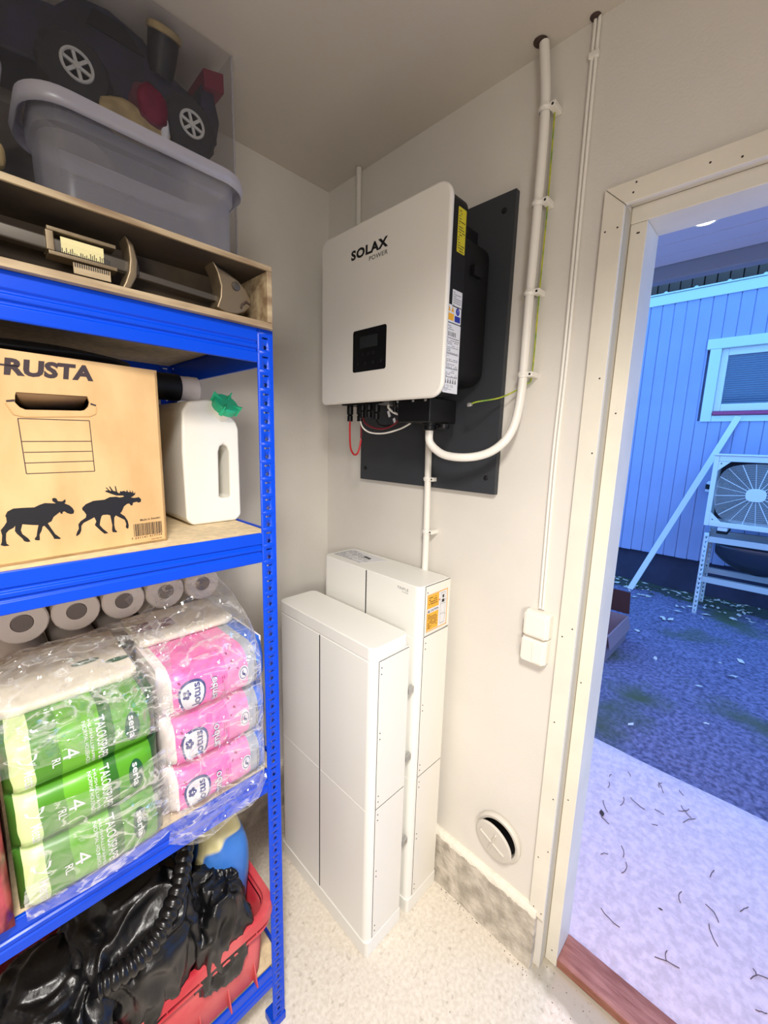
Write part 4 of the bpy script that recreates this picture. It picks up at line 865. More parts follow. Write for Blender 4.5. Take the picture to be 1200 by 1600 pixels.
for k in range(4):
    t = k*pi/2+.3; e = e1*cos(t)+e2*sin(t); tt = axc.cross(e)
    MB().add([cc+axc*.0190+e*.008+tt*s_*.0020 for s_ in (-1, 1)]+[cc+axc*.0190+e*.035+tt*s_*.0020 for s_ in (-1, 1)]+[cc+axc*.0290+e*.035+tt*s_*.0014 for s_ in (-1, 1)],
             [(0, 1, 3, 2), (2, 3, 5, 4), (0, 2, 4), (1, 5, 3), (0, 4, 5, 1)]).build('cap_fin', M['cap'], cp)
    MB().obox(cc+axc*.0095+e*.0315, e*.0026, tt*.0040, axc*.0095).build('cap_grip', M['cap'], cp)

# ---------------------------------------------------------------- behind the moving box
rl = empty('fabric_roll', (.95, .30, 1.74), 'black fabric roll with a white end, behind the moving box', 'roll')
MB().tube([(1.50, .31, 1.756), (.715, .305, 1.756)], .033, 18).build('fabric', M['navy'] if False else M['blackmatte'], rl)
MB().lathe([(.028, 0), (.031, .006), (.031, .030), (.026, .034)], (.700, .305, 1.756), (-1, 0, 0), 20).build('roll_end', M['tissue'], rl)
MB().tube([(.716, .305, 1.756), (.690, .305, 1.756)], .0300, 18).build('roll_core', M['tissue'], rl)
ds = empty('dark_sack', (1.15, .25, 1.4265), 'dark bulging sack behind the brown moving box', 'sack')

def blob(c, r, seed, amp=.25, fr=2.2, nu=28, nv=18, ridge=True, flat=None, e=.8):
    def fn(a, b):
        t = 2*pi*a; ph = pi*(b-.5); ct, stt, cp_, sp_ = cos(t), sin(t), cos(ph), sin(ph)
        sg = lambda x: math.copysign(abs(x)**e, x)
        v = Vector((sg(ct)*cp_**e if cp_ > 1e-6 else 0, sg(stt)*cp_**e if cp_ > 1e-6 else 0, sg(sp_)))
        q = Vector((ct*cp_, stt*cp_, sp_))*fr+Vector((seed, seed*1.7, 0))
        n_ = noise.noise(q)*.6+((1-2*abs(noise.noise(q*1.9)))-.5)*.5*ridge+noise.noise(q*4)*.2
        k = 1+amp*n_
        p = Vector(c)+Vector((v.x*r[0]*k, v.y*r[1]*k, v.z*r[2]*k))
        if flat is not None: p.z = max(p.z, flat)
        return p
    return MB().grid(fn, nu, nv, cu=True)
blob((1.20, .09, 1.58), (.30, .045, .145), 4, .12, flat=1.4267).build('sack_body', M['blackmatte'], ds, subsurf=1, sharp=180)
blob((1.15, .105, 1.755), (.24, .05, .02), 5, .1).build('sack_fold', M['blackmatte'], ds, subsurf=1, sharp=180)
kn = empty('string_knot', (.800, .40, 1.70), 'small beige knotted cloth above the jerrycan', 'cloth')
MB().tube([(.835, .22, 1.715), (.81, .22, 1.722), (.79, .22, 1.708), (.775, .22, 1.714), (.76, .22, 1.702), (.748, .22, 1.710)], [.012, .011, .008, .006, .004, .003], 8).build('knot', M['tan'], kn)
MB().tube([(.83, .22, 1.715), (.835, .22, 1.65), (.84, .22, 1.50), (.84, .22, 1.45)], [.010, .022, .03, .02], 10).build('hanging_end', M['tan'], kn)

tag(blob((1.02, .40, 1.7735), (.17, .13, .0175), 61, .10).build('black_cloth', M['blackmatte'], subsurf=1, sharp=180), 'black cloth lying on top of the moving box under the beam', 'cloth')
# ---------------------------------------------------------------- tissue and towel packs
def disc(mb, pk, fn, n, eps, rings=4):
    c = fn(0, 0); vs = [pk.front(*c, eps)]
    for r in range(1, rings+1): vs += [pk.front(*fn(r/rings, 2*pi*k/n), eps) for k in range(n)]
    fs = [(0, 1+k, 1+(k+1) % n) for k in range(n)]+[(1+(r-1)*n+k, 1+r*n+k, 1+r*n+(k+1) % n, 1+(r-1)*n+(k+1) % n) for r in range(1, rings) for k in range(n)]
    mb.add(vs, fs)
class Pack:
    def __init__(s, x0, x1, y0, y1, z0, z1, r=.03, bulge=.008, seed=1, skew=0):
        s.__dict__.update(x0=x0, x1=x1, y0=y0, y1=y1, z0=z0, z1=z1, r=r, b=bulge, seed=seed, skew=skew)
    def front(s, u, v, eps=.0006):     # u to the picture's right (falling x), v upward
        x = s.x1+(s.x0-s.x1)*u; z = s.z0+(s.z1-s.z0)*v+s.skew*(u-.5)
        return (x, s.surf(x, z)+eps, z)
    def surf(s, x, z):
        cx, cz, hx, hz = (s.x0+s.x1)/2, (s.z0+s.z1)/2+s.skew*((s.x1-x)/(s.x1-s.x0)-.5), (s.x1-s.x0)/2, (s.z1-s.z0)/2
        a = min(1, abs(x-cx)/hx); b_ = min(1, abs(z-cz)/hz)
        ra = max(0, a-(1-s.r/hx))/(s.r/hx); rb = max(0, b_-(1-s.r/hz))/(s.r/hz)
        k = min(1, math.hypot(ra, rb))
        return s.y1-s.r*(1-math.sqrt(max(0, 1-k*k)))+s.b*(1-a*a)*(1-b_*b_)+.0022*noise.noise(Vector((x*22, z*22, s.seed)))
    def mesh(s, nx=26, nz=14):
        m = MB(); cy, hy = (s.y0+s.y1)/2, (s.y1-s.y0)/2
        m.grid(lambda a, b: s.front(a, b, 0), nx, nz)
        def back(a, b):
            x, y, z = s.front(a, b, 0); return (x, s.y0+(s.y1-y), z)
        n0 = len(m.v); m.grid(back, nx, nz)
        per = [(i, 0) for i in range(nx)]+[(nx, j) for j in range(nz)]+[(i, nz) for i in range(nx, 0, -1)]+[(0, j) for j in range(nz, 0, -1)]
        idx = [i*(nz+1)+j for i, j in per]; L_ = len(idx)
        for k in range(L_):
            a_, b_ = idx[k], idx[(k+1) % L_]; m.f.append((a_, b_, n0+b_, n0+a_)); m.m.append(0)
        return m
gz = [(.836, .953), (.953, 1.055), (1.055, 1.152)]
gl = ['green four-roll kitchen towel pack, bottom of its stack', 'green four-roll kitchen towel pack, middle of its stack', 'green four-roll kitchen towel pack under the crinkled film']
def cw(pk, u0, v0, W_, H_):   # text turned clockwise: starts at top v0, runs down W_ (share of height), letters H_ (share of width) tall
    return lambda a, b: pk.front(u0+H_*b, v0-W_*a)
def ccw(pk, u0, v0, W_, H_): return lambda a, b: pk.front(u0-H_*b, v0+W_*a)
for i, (z0, z1) in enumerate(gz):
    pk = Pack(.905, 1.128, .425, .648, z0, z1, .026, .007, i+1)
    o = pk.mesh().build('towel_pack', M['greenpack'], sharp=60); tag(o, gl[i], 'paper towels', 'green towel packs')
    WLo = o
    m = MB(); text(m, 'TALOUSPAPERI', cw(pk, .555, .93, .86, .065), bold=.01); m.build('printed_name', M['paper'], o)
    m = MB(); text(m, 'HUSHÅLLSPAPPER', cw(pk, .512, .93, .80, .026)); text(m, 'NORMAL HOUSEHOLD', cw(pk, .475, .93, .80, .026)); text(m, '4', cw(pk, .34, .62, .20, .10)); text(m, 'RL', cw(pk, .275, .52, .16, .05), bold=.01)
    text(m, 'Metsä', cw(pk, .115, .48, .36, .065), bold=.01)
    for a_, b_ in (((.10, .66), (.18, .55)), ((.18, .66), (.14, .60)), ((.18, .66), (.19, .74)), ((.10, .66), (.09, .74))):
        (p, q), (p2, q2) = a_, b_; m.add([pk.front(p, q), pk.front(p+.015, q), pk.front(p2+.015, q2), pk.front(p2, q2)], [(0, 1, 2, 3)])
    m.build('printed_text', M['paper'], o)
    m = MB(); disc(m, pk, lambda r, t: (.80+.055*r*cos(t), .52+.30*r*sin(t)), 20, .0006); m.build('printed_oval', mat('deep_green_print', (20, 84, 50), .4) if i == 0 else bpy.data.materials['deep_green_print'], o)
    m = MB(); text(m, 'serla', (lambda pk: lambda a, b: pk.front(.775+.05*b, .76-.46*a, .0012))(pk), bold=.02); m.build('printed_logo', M['paper'], o)
gp = 'pink four-roll tissue packs'
pl_ = ['pink toilet tissue pack, bottom of its stack', 'pink toilet tissue pack, middle of its stack', 'pink toilet tissue pack, top of its stack under the film']
pz = [(.840, .948), (.952, 1.064), (1.068, 1.172)]
dkb = mat('navy_print', (36, 50, 120), .4); mar = mat('plum_print', (150, 40, 100), .4)
for i, (z0, z1) in enumerate(pz):
    pk = Pack(.664, .893, .43, .640, z0, z1, .034, .008, i+11)
    o = pk.mesh().build('tissue_pack', M['pinkpack'], sharp=60); tag(o, pl_[i], 'toilet paper', gp)
    m = MB()
    hz = lambda r, pk=pk: [(.235+r*.105*(16*sin(t)**3)/16*1.0*1.1, .42-r*.36*(-(13*cos(t)-5*cos(2*t)-2*cos(3*t)-cos(4*t))/17)*-1) for t in [2*pi*k/32 for k in range(32)]]
    egg = lambda r, t: (.235+.105*r*cos(t), .45+.34*r*sin(t)+.05*r*cos(2*t)*(r > 0))
    disc(m, pk, lambda r, t: egg(r*1.12, t), 28, .0006); m.build('printed_logo_edge', dkb, o)
    m = MB(); disc(m, pk, lambda r, t: egg(r*.95, t), 28, .0011); m.build('printed_logo', M['paper'], o)
    m = MB(); text(m, 'lotus', lambda a, b: pk.front(.300-.070*b, .20+.50*a, .0020), bold=.02); 
    for t in range(5): m.add([pk.front(.185+.022*cos(t*1.257)+.016*cos(k*pi/3), .50+.07*sin(t*1.257)+.045*sin(k*pi/3), .0020) for k in range(6)], [tuple(range(6))])
    m.build('printed_logo_text', dkb, o)
    m = MB(); text(m, 'embo', lambda a, b: pk.front(.4565-.077*b, .150+.54*a, .0013), bold=.03); m.build('printed_name_edge', dkb, o)
    m = MB(); text(m, 'embo', lambda a, b: pk.front(.453-.070*b, .165+.51*a, .0020), bold=0); m.build('printed_name', M['paper'], o)
    m = MB(); lines_print(m, lambda a, b: pk.front(.55-.05*(1-b), .12+.5*a, .0006), 3, 3)
    for u0, v0 in ((.10, .52), (.56, .70)):   # little dancing figure marks
        for p, q in (((0, 0), (.05, .12)), ((.05, .12), (.02, .24)), ((.05, .12), (.10, .10)), ((.05, .12), (.09, -.08))):
            m.add([pk.front(u0+p[0], v0+p[1]), pk.front(u0+p[0]+.018, v0+p[1]), pk.front(u0+q[0]+.018, v0+q[1]+.03), pk.front(u0+q[0], v0+q[1]+.03)], [(0, 1, 2, 3)])
    m.build('printed_marks', mar, o)
    m = MB(); m.add([pk.front(.715+.052*cos(t), .50+.17*sin(t), .0006) for t in [2*pi*k/24 for k in range(24)]], [tuple(range(24))]); m.build('round_seal', M['paper'], o)
    m = MB(); rg = [2*pi*k/24 for k in range(25)]
    for k in range(24): m.add([pk.front(.715+rr_*cos(t), .50+rr_*3.25*sin(t), .001) for t, rr_ in ((rg[k], .042), (rg[k+1], .042), (rg[k+1], .037), (rg[k], .037))], [(0, 1, 2, 3)])
    for p, q in (((.700, .50), (.712, .56)), ((.700, .50), (.735, .44))): m.add([pk.front(p[0], p[1]-.03, .001), pk.front(p[0], p[1]+.03, .001), pk.front(q[0], q[1]+.03, .001), pk.front(q[0], q[1]-.03, .001)], [(0, 1, 2, 3)])
    m.build('seal_print', dkb, o)
    m = MB(); lines_print(m, lambda a, b: pk.front(.885-.05*(1-b), .12+.6*a, .0006), 3, 8)
    m.build('printed_text', M['ink'], o)
# white packs lying on the green stack, rolls behind
for j, (x0, x1, y0, y1, z0, z1, lab) in enumerate(((.915, 1.120, .33, .565, 1.150, 1.170, 'white wrapped towel pack with green leaf print under the film'), (.68, .890, .33, .50, 1.173, 1.190, 'white wrapped tissue pack lying behind the pink packs'))):
    pk = Pack(x0, x1, y0, y1, z0, z1, .009, .002, 30+j); o = pk.mesh(14, 8).build('white_pack', M['whitepack'], sharp=60, bevel=0); tag(o, lab, 'paper towels', 'white packs on top')
    m = MB()
    if j == 0:
        for (cx, cy, s_) in ((.985, .47, .024), (.935, .50, .022)): m.add([(cx+s_*cos(t*pi/8), cy+s_*.45*sin(t*pi/8), z1+.0006) for t in range(16)], [tuple(range(16))])
        m.build('printed_leaf', bpy.data.materials['deep_green_print'], o)
    else:
        m.add([(.885, .45, z1+.0006), (.80, .45, z1+.0006), (.80, .40, z1+.0006), (.885, .40, z1+.0006)], [(0, 1, 2, 3)]); m.build('printed_panel', M['toyred'], o)
lg3 = empty('roll_bundle', (.87, .2, .836), 'bundle of white toilet rolls showing dark cores, at the back under the middle shelf', 'toilet paper')
proto = None
for zz in (1.225, 1.118):
    for k in range(5):
        x = .68+k*.0965
        if proto is None:
            proto = MB().lathe([(.020, .195), (.020, .2), (.044, .2), (.047, .196), (.047, .0), (.02, .0)], (0, 0, 0), (0, 1, 0), 24).build('roll', M['tissue'], lg3)
            core = MB().lathe([(.0185, .2006), (.0, .2008)], (0, 0, 0), (0, 1, 0), 16).build('core', M['core'], proto); c = proto
        else:
            c = copy_child(proto, lg3); k2 = core.copy(); COL.objects.link(k2); k2.parent = c
        c.location = (x, .11, zz)
MB().box(.645, 1.12, .10, .31, .836, 1.068).build('lower_rolls_wrap', M['whitepack'], lg3, bevel=.02)

# crinkled films
def spline_grid(C_, u, v):
    nu, nv = len(C_)-1, len(C_[0])-1
    def cr(p, t):
        n_ = len(p)-1; i = min(int(t*n_), n_-1); f_ = t*n_-i
        p0, p1, p2, p3 = p[max(i-1, 0)], p[i], p[i+1], p[min(i+2, n_)]
        return .5*((2*p1)+(p2-p0)*f_+(2*p0-5*p1+4*p2-p3)*f_*f_+(-p0+3*p1-3*p2+p3)*f_**3)
    return cr([cr([Vector(q) for q in row], v) for row in C_], u)
def film(C_, nu, nv, amp, fr, seed, name, label, cat, mt='film'):
    def fn(a, b):
        p = spline_grid(C_, a, b); q = Vector(p)*fr+Vector((seed, 0, 0))
        amp_ = amp*(1-.6*b**4) if name == 'plastic_bag' else amp
        k = (1-2*abs(noise.noise(q)))*.6+(1-2*abs(noise.noise(q*2.3+Vector((5, 5, 5)))))*.35+(1-2*abs(noise.noise(q*5)))*.15
        return p+Vector((.25, 1, .8)).normalized()*(k-.4)*amp_
    o = MB().grid(fn, nu, nv).build(name, M[mt], sharp=22, recalc=False); return tag(o, label, cat)
film([[(1.16, .668, 1.12), (1.02, .676, 1.105), (.93, .674, 1.09), (.895, .66, 1.08)],
      [(1.17, .640, 1.185), (1.03, .655, 1.175), (.93, .655, 1.165), (.875, .645, 1.16)],
      [(1.17, .56, 1.225), (1.03, .56, 1.235), (.93, .56, 1.225), (.86, .57, 1.215)],
      [(1.15, .46, 1.205), (1.03, .46, 1.22), (.93, .46, 1.215), (.85, .48, 1.225)],
      [(1.12, .39, 1.185), (1.03, .39, 1.195), (.93, .40, 1.205), (.84, .40, 1.215)]], 90, 80, .034, 13, 3,
     'torn_film', 'torn clear film bunched over the green towel packs', 'plastic film')
film([[(1.12, .668, .850), (1.03, .672, .845), (.95, .670, .845), (.90, .660, .85)],
      [(1.12, .668, .900), (1.03, .672, .900), (.96, .671, .90), (.90, .660, .91)],
      [(1.10, .666, .97), (1.02, .670, .96), (.955, .670, .96), (.90, .660, .97)],
      [(1.09, .666, 1.04), (1.01, .670, 1.03), (.95, .670, 1.03), (.90, .660, 1.04)]], 50, 50, .010, 16, 8,
     'film_wrap', 'clear film stretched over the lower green towel packs', 'plastic film')
film([[(.905, .655, .815), (.85, .672, .790), (.78, .672, .800), (.72, .668, .80), (.684, .655, .83)],
      [(.900, .662, .88), (.85, .672, .86), (.77, .672, .86), (.70, .668, .87), (.682, .622, .90)],
      [(.898, .660, 1.00), (.85, .670, 1.00), (.77, .670, 1.00), (.70, .666, 1.00), (.680, .618, 1.01)],
      [(.895, .660, 1.10), (.85, .670, 1.11), (.77, .672, 1.12), (.70, .666, 1.12), (.680, .61, 1.12)],
      [(.890, .640, 1.19), (.84, .650, 1.20), (.77, .650, 1.21), (.70, .640, 1.20), (.678, .58, 1.19)],
      [(.880, .56, 1.24), (.84, .56, 1.25), (.77, .55, 1.27), (.70, .53, 1.26), (.670, .50, 1.23)],
      [(.90, .44, 1.27), (.84, .42, 1.30), (.77, .40, 1.31), (.70, .40, 1.29), (.665, .40, 1.25)]], 110, 80, .024, 14, 5,
     'plastic_bag', 'clear crinkled bag pulled over the pink tissue packs', 'plastic bag')
# floral bag at the frame edge
fl = empty('floral_bag', (1.25, .6, .8355), 'glossy plum bag with a floral print at the end of the shelf', 'bag')
pk = Pack(1.136, 1.36, .40, .668, .8355, 1.10, .02, .004, 51); pk.mesh(16, 12).build('bag_body', M['floral'], fl, sharp=60)
MB().tube([pk.front(.012, v/8, .0) for v in range(0, 9)], .004, 6).build('bag_piping', M['tan'], fl)
for (u, v, s_) in ((.06, .45, .03), (.10, .30, .035), (.05, .62, .025)):
    MB().add([pk.front(u+s_*cos(t*pi/4)*(1 if t % 2 else .5), v+s_*1.1*sin(t*pi/4)*(1 if t % 2 else .5), .0008) for t in range(8)], [tuple(range(8))]).build('printed_leaf', M['leafgreen'], fl)

# ---------------------------------------------------------------- bottom shelf
cr_ = empty('red_crate', (.93, .45, .2225), 'red plastic crate with ribbed rim holding black bags', 'crate')
cx0, cx1, cy0, cy1, cz0, cz1 = .664, 1.20, .235, .655, .2225, .440
def ringz(z, d_, r=.05, n=6): return [(a, b, z) for a, b in rrect(cx0+d_, cx1-d_, cy0+d_, cy1-d_, r, n)]
m = MB(); lv = [ringz(cz1-.006, .014), ringz(cz0+.004, .040), ]
def skin(loops, close=True):
    mm = MB(); n_ = len(loops[0]); mm.v = [p for l_ in loops for p in l_]
    mm.f = [(k*n_+i, k*n_+(i+1) % n_, (k+1)*n_+(i+1) % n_, (k+1)*n_+i) for k in range(len(loops)-1) for i in range(n_)]
    mm.m = [0]*len(mm.f); return mm
mm = skin([ringz(cz1-.006, .014), ringz(cz0+.01, .024), ringz(cz0+.002, .030)]); mm.add(ringz(cz0+.002, .030), [tuple(range(len(ringz(0, 0))))])
mm.build('crate_wall', M['crate'], cr_, solid=.004)
skin([ringz(cz1-.026, 0.0), ringz(cz1-.022, -.004), ringz(cz1, -.002), ringz(cz1+.002, .004), ringz(cz1, .012), ringz(cz1-.02, .016)]).build('crate_rim', M['crate'], cr_, solid=.003)
skin([ringz(cz1-.046, .012), ringz(cz1-.046, .0), ringz(cz1-.043, -.001), ringz(cz1-.040, .0), ringz(cz1-.040, .014)]).build('crate_rib', M['crate'], cr_)
for k in range(7):
    x = .72+k*.07; MB().box(x, x+.003, cy1-.016, cy1-.001, cz1-.044, cz1-.022).build('rim_brace', M['crate'], cr_)
    z = .245; MB().add([(x, cy1-.022, z+.05), (x+.003, cy1-.022, z+.05), (x, cy1-.026, cz0+.003), (x+.003, cy1-.026, cz0+.003), (x, cy1-.004, cz0+.003), (x+.003, cy1-.004, cz0+.003)], [(0, 1, 5, 4), (0, 2, 3, 1), (2, 4, 5, 3), (0, 4, 2), (1, 3, 5)]).build('corner_fin', M['crate'], cr_)
for k in range(3):
    y = .42+k*.06; MB().box(cx0+.001, cx0+.014, y, y+.003, cz1-.044, cz1-.022).build('rim_brace', M['crate'], cr_)
def bagmesh(c, r, seed, amp):
    def fn(a, b):
        t = 2*pi*a; ph = pi*(b-.5); cp_, sp_ = max(0, cos(ph)), sin(ph)
        e = .8; sg = lambda x: math.copysign(abs(x)**e, x)
        v = Vector((sg(cos(t))*cp_**e, sg(sin(t))*cp_**e, sg(sp_)))
        d_ = Vector((cos(t)*cp_, sin(t)*cp_, sp_)); q = d_*1.5+Vector((seed, seed*1.7, 0))
        w = Vector((noise.noise(q+Vector((7, 0, 0))), noise.noise(q+Vector((0, 9, 0))), 0))*.5
        f1 = noise.noise(q)
        s1 = 1-2*abs(noise.noise(Vector((d_.x*3.8+w.x*2.4+seed, d_.y*3.8+w.y*2.4, d_.z*1.3))))
        s2 = 1-2*abs(noise.noise(Vector((d_.x*12+w.x*6, d_.y*12+w.y*6+seed, d_.z*3.5))))
        s3 = 1-2*abs(noise.noise(Vector((d_.x*24, d_.y*24+seed, d_.z*14))))
        k = 1+amp*(f1*.5+(s1-.6)*.34+(s2-.6)*.035)
        return Vector(c)+Vector((v.x*r[0]*k, v.y*r[1]*k, v.z*r[2]*k))
    return MB().grid(fn, 150, 90, cu=True)
def sack(c, r, seed, label, name='black_bag', amp=.3, fr=1.6, mt='bag'):
    o = bagmesh(c, r, seed, amp*1.15).build(name, M[mt], sharp=180); return tag(o, label, 'bag', 'black bin liners on the bottom shelf' if mt == 'bag' else None)
sack((.955, .52, .50), (.135, .15, .155), 2, 'crumpled black bin liner bulging from the crate beneath the ribbed hose')
sack((.800, .575, .44), (.085, .085, .135), 9, 'crumpled black bin liner hanging over the crate front near the blue post', amp=.34)
sack((1.10, .56, .47), (.11, .13, .13), 14, 'black bin liner slumped at the far end of the crate')
hs_ = empty('ribbed_hose', (.95, .6, .6), 'black ribbed hose curving over the black bags', 'hose')
hp_ = [(.80, .44, .700), (.835, .53, .675), (.875, .60, .642), (.93, .645, .612), (.985, .655, .597), (1.04, .645, .592)]
tmp = MB(); tmp.tube(hp_, .01, 6, smooth=12); 
P_ = [sum((Vector(tmp.v[i*6+k]) for k in range(6)), Vector())/6 for i in range(len(tmp.v)//6)]
L_ = len(P_); P_ = [P_[int(i*(L_-1)/240)]+(P_[min(L_-1, int(i*(L_-1)/240)+1)]-P_[int(i*(L_-1)/240)])*((i*(L_-1)/240) % 1) for i in range(241)]
MB().tube(P_, [.0175+.0035*abs(sin(i*pi/11)) for i in range(241)], 14).build('hose_body', M['hose'], hs_, sharp=180)
MB().tube([(p.x, p.y-.012, p.z-.022) for p in P_[::10]], .008, 8).build('hose_seam', M['hose'], hs_)
bb = empty('blue_sack', (.73, .5, .30), 'blue and cream printed sack standing in the crate beside the post', 'sack')
blob((.742, .47, .505), (.066, .115, .145), 21, .16, 1.8, e=.7).build('sack_body', M['bluebag'], bb, subsurf=1, sharp=180)
wc = blob((.82, .36, .655), (.07, .10, .045), 25, .2).build('wine_cloth', M['wine'], subsurf=1, sharp=180); tag(wc, 'wine-red cloth behind the blue sack', 'cloth')
gb = blob((1.285, .50, .42), (.070, .09, .19), 27, .12, flat=.2245).build('grey_bundle', M['grey'], subsurf=1, sharp=180); tag(gb, 'grey cloth bundle at the left end of the bottom shelf', 'cloth')

# ================================================================= TOP SHELF
T = 1.856
ca = empty('wooden_case', (1.04, .56, T), 'long open-fronted wooden case lying on the top blue beam', 'case')
ax0, ax1, ay0, ay1, az0, az1 = .643, 1.50, .52, .650, T, 1.975
MB().box(ax0, ax1, ay0, ay1, az0, az0+.012).build('bottom_panel', M['wood'], ca, bevel=.001)
MB().box(ax0+.0115, ax1-.0115, ay0+.0085, ay1-.004, az1-.0108, az1-.0102).build('top_lining', M['wooddark'], ca)
MB().box(ax0, ax1, ay0, ay1, az1-.010, az1).build('top_panel', M['wood'], ca, bevel=.001)
MB().box(ax0, ax0+.011, ay0, ay1, az0+.0122, az1-.0102).build('end_panel', M['wood'], ca, bevel=.001)
MB().box(ax1-.011, ax1, ay0, ay1, az0+.0122, az1-.0102).build('end_panel', M['wood'], ca, bevel=.001)
MB().box(ax0+.0112, ax1-.0112, ay0, ay0+.008, az0+.0122, az1-.0102).build('back_panel', M['wooddark'], ca)
st_ = MB().prism(rrect(.672, .698, 1.925, 1.950, .003, 3), XZ, ay0+.008, ay0+.0086).build('maker_stamp', M['ink'], ca)
m = MB(); [m.add([(a_, ay0+.0090, b_) for a_, b_ in q], [(0, 1, 2, 3)]) for q in ([(.675, 1.928), (.676, 1.928), (.676, 1.947), (.675, 1.947)], [(.694, 1.928), (.695, 1.928), (.695, 1.947), (.694, 1.947)], [(.675, 1.946), (.695, 1.946), (.695, 1.947), (.675, 1.947)], [(.675, 1.928), (.695, 1.928), (.695, 1.929), (.675, 1.929)], [(.680, 1.934), (.690, 1.934), (.690, 1.941), (.680, 1.941)])]
m.build('stamp_print', M['paper'], st_)
sw = empty('ornamental_sword', (.95, .59, 1.87), 'bronze sword with fish-head pommel and crescent guard in the wooden case', 'sword')
MB().obox((1.12, .59, 1.922), (.25, 0, .006), (0, .010, 0), (0, 0, .010)).build('blade', M['blade'], sw, bevel=.003)
MB().obox((.82, .59, 1.908), (.10, 0, .004), (0, .006, 0), (0, 0, .006)).build('grip_rod', M['blade'], sw, bevel=.002)
cres = [(.893, 1.962), (.889, 1.945), (.888, 1.925), (.891, 1.905), (.897, 1.888), (.902, 1.878), (.899, 1.872), (.888, 1.880), (.878, 1.900), (.875, 1.925), (.880, 1.950)]
cres = [(2*.893-a_ if False else a_, b_) for a_, b_ in cres]
MB().prism(cres, XZ, .572, .612).build('crescent_guard', M['bronze'], sw, bevel=.003)
MB().box(.905, .995, .575, .606, 1.936, 1.942).build('frame_rail', M['bronze'], sw, bevel=.001)
MB().box(.905, .995, .575, .606, 1.902, 1.908).build('frame_rail', M['bronze'], sw, bevel=.001)
MB().box(.987, .997, .575, .606, 1.908, 1.936).build('frame_end', M['bronze'], sw, bevel=.001)
wd_ = MB().box(.922, .978, .598, .600, 1.911, 1.933).build('paper_scroll', M['cream'], sw)
m = MB(); rn = random.Random(5)
for k in range(26): x = .914+k*.0026; h_ = rn.uniform(.002, .010); m.add([(x, .6004, 1.910), (x+.0011, .6004, 1.910), (x+.0011, .6004, 1.910+h_), (x, .6004, 1.910+h_)], [(0, 1, 2, 3)])
m.build('scroll_marks', M['ink'], wd_)
MB().box(.915, .965, .600, .602, 1.884, 1.900).build('paper_tab', M['wood'], sw)  # paper in the darker wood colour, which stands in for its shadow
for k in range(16): MB().box(.917+k*.003, .9182+k*.003, .602, .603, 1.894, 1.900).build('comb_tooth', M['ink'], sw)
fish = [(.748, 1.968), (.735, 1.958), (.715, 1.952), (.695, 1.944), (.678, 1.930), (.668, 1.912), (.670, 1.900), (.683, 1.888), (.700, 1.880), (.722, 1.878), (.742, 1.884), (.734, 1.905), (.732, 1.925), (.738, 1.948)]
fh = MB().prism(fish, XZ, .570, .612).build('fish_head', M['bronze'], sw, bevel=.006, seg=3)
MB().lathe([(.0085, 0), (.008, .003), (.004, .004)], (.702, .612, 1.932), (0, 1, 0), 16).build('fish_eye', M['blade'], fh)
MB().tube([(.672, .613, 1.904), (.681, .614, 1.908), (.690, .613, 1.900), (.692, .613, 1.893)], .0022, 6).build('fish_mouth', M['leafdark'], fh)
MB().box(.668, .676, .60, .612, 1.870, 1.876).build('peg', M['tan'], ca)

def bin_(x0, x1, y0, y1, z0, z1, label, rimh=.030, taper=.03, group='frosted storage bins'):
    o = empty('storage_bin', ((x0+x1)/2, (y0+y1)/2, z0), label, 'storage bin', group)
    L2 = lambda z, d_, r: [(a_, b_, z) for a_, b_ in rrect(x0+d_, x1-d_, y0+d_, y1-d_, r, 8)]
    mm = skin([L2(z1-.004, .018, .05), L2(z1-.045, .020, .05), L2(z1-.052, .026, .045), L2(z0+.012, taper, .04), L2(z0+.001, taper+.012, .035)])
    mm.add(L2(z0+.001, taper+.012, .035), [tuple(range(36))]); mm.build('bin_wall', M['bin'], o)
    skin([L2(z1-rimh, .002, .065), L2(z1-rimh*.5, -.001, .066), L2(z1-.003, .001, .065), L2(z1, .006, .062), L2(z1-.003, .016, .052)]).build('bin_rim', M['binrim'], o, solid=.002)
    return o
TZ = T+.0005
bin_(.606, .998, .30, .512, TZ, 2.198, 'frosted storage bin nearest the post, in front of the toy truck box')
bin_(1.012, 1.40, .28, .515, TZ, 2.228, 'frosted storage bin at the left end of the top shelf')
sack2 = blob((.85, .40, 1.955), (.13, .07, .09), 33, .15, flat=TZ+.004).build('navy_cloth', M['navy'], subsurf=1, sharp=180); tag(sack2, 'dark navy cloth showing through the frosted bin', 'cloth')
tag(blob((.935, .452, 1.935), (.022, .02, .055), 34, .15).build('red_toy', M['wine'], subsurf=1, sharp=180), 'reddish toy seen dimly in the frosted bin', 'toy')
dk = MB().lathe([(.028, 0), (.030, .004), (.024, .008), (0, .009)], (.865, .474, 2.005), (0, 1, .1), 24).build('white_disc', M['paper']); tag(dk, 'round white disc at the bottom of the frosted bin', 'disc')
tag(blob((1.03, .455, 2.08), (.012, .015, .02), 35, .1).build('yellow_toy', M['tan'], subsurf=1), 'small yellow toy in the left storage bin', 'toy')
tag(blob((1.22, .39, 2.0), (.15, .08, .13), 36, .12, flat=TZ+.004).build('dark_cloth', M['blackmatte'], subsurf=1, sharp=180), 'dark cloth filling the left storage bin', 'cloth')

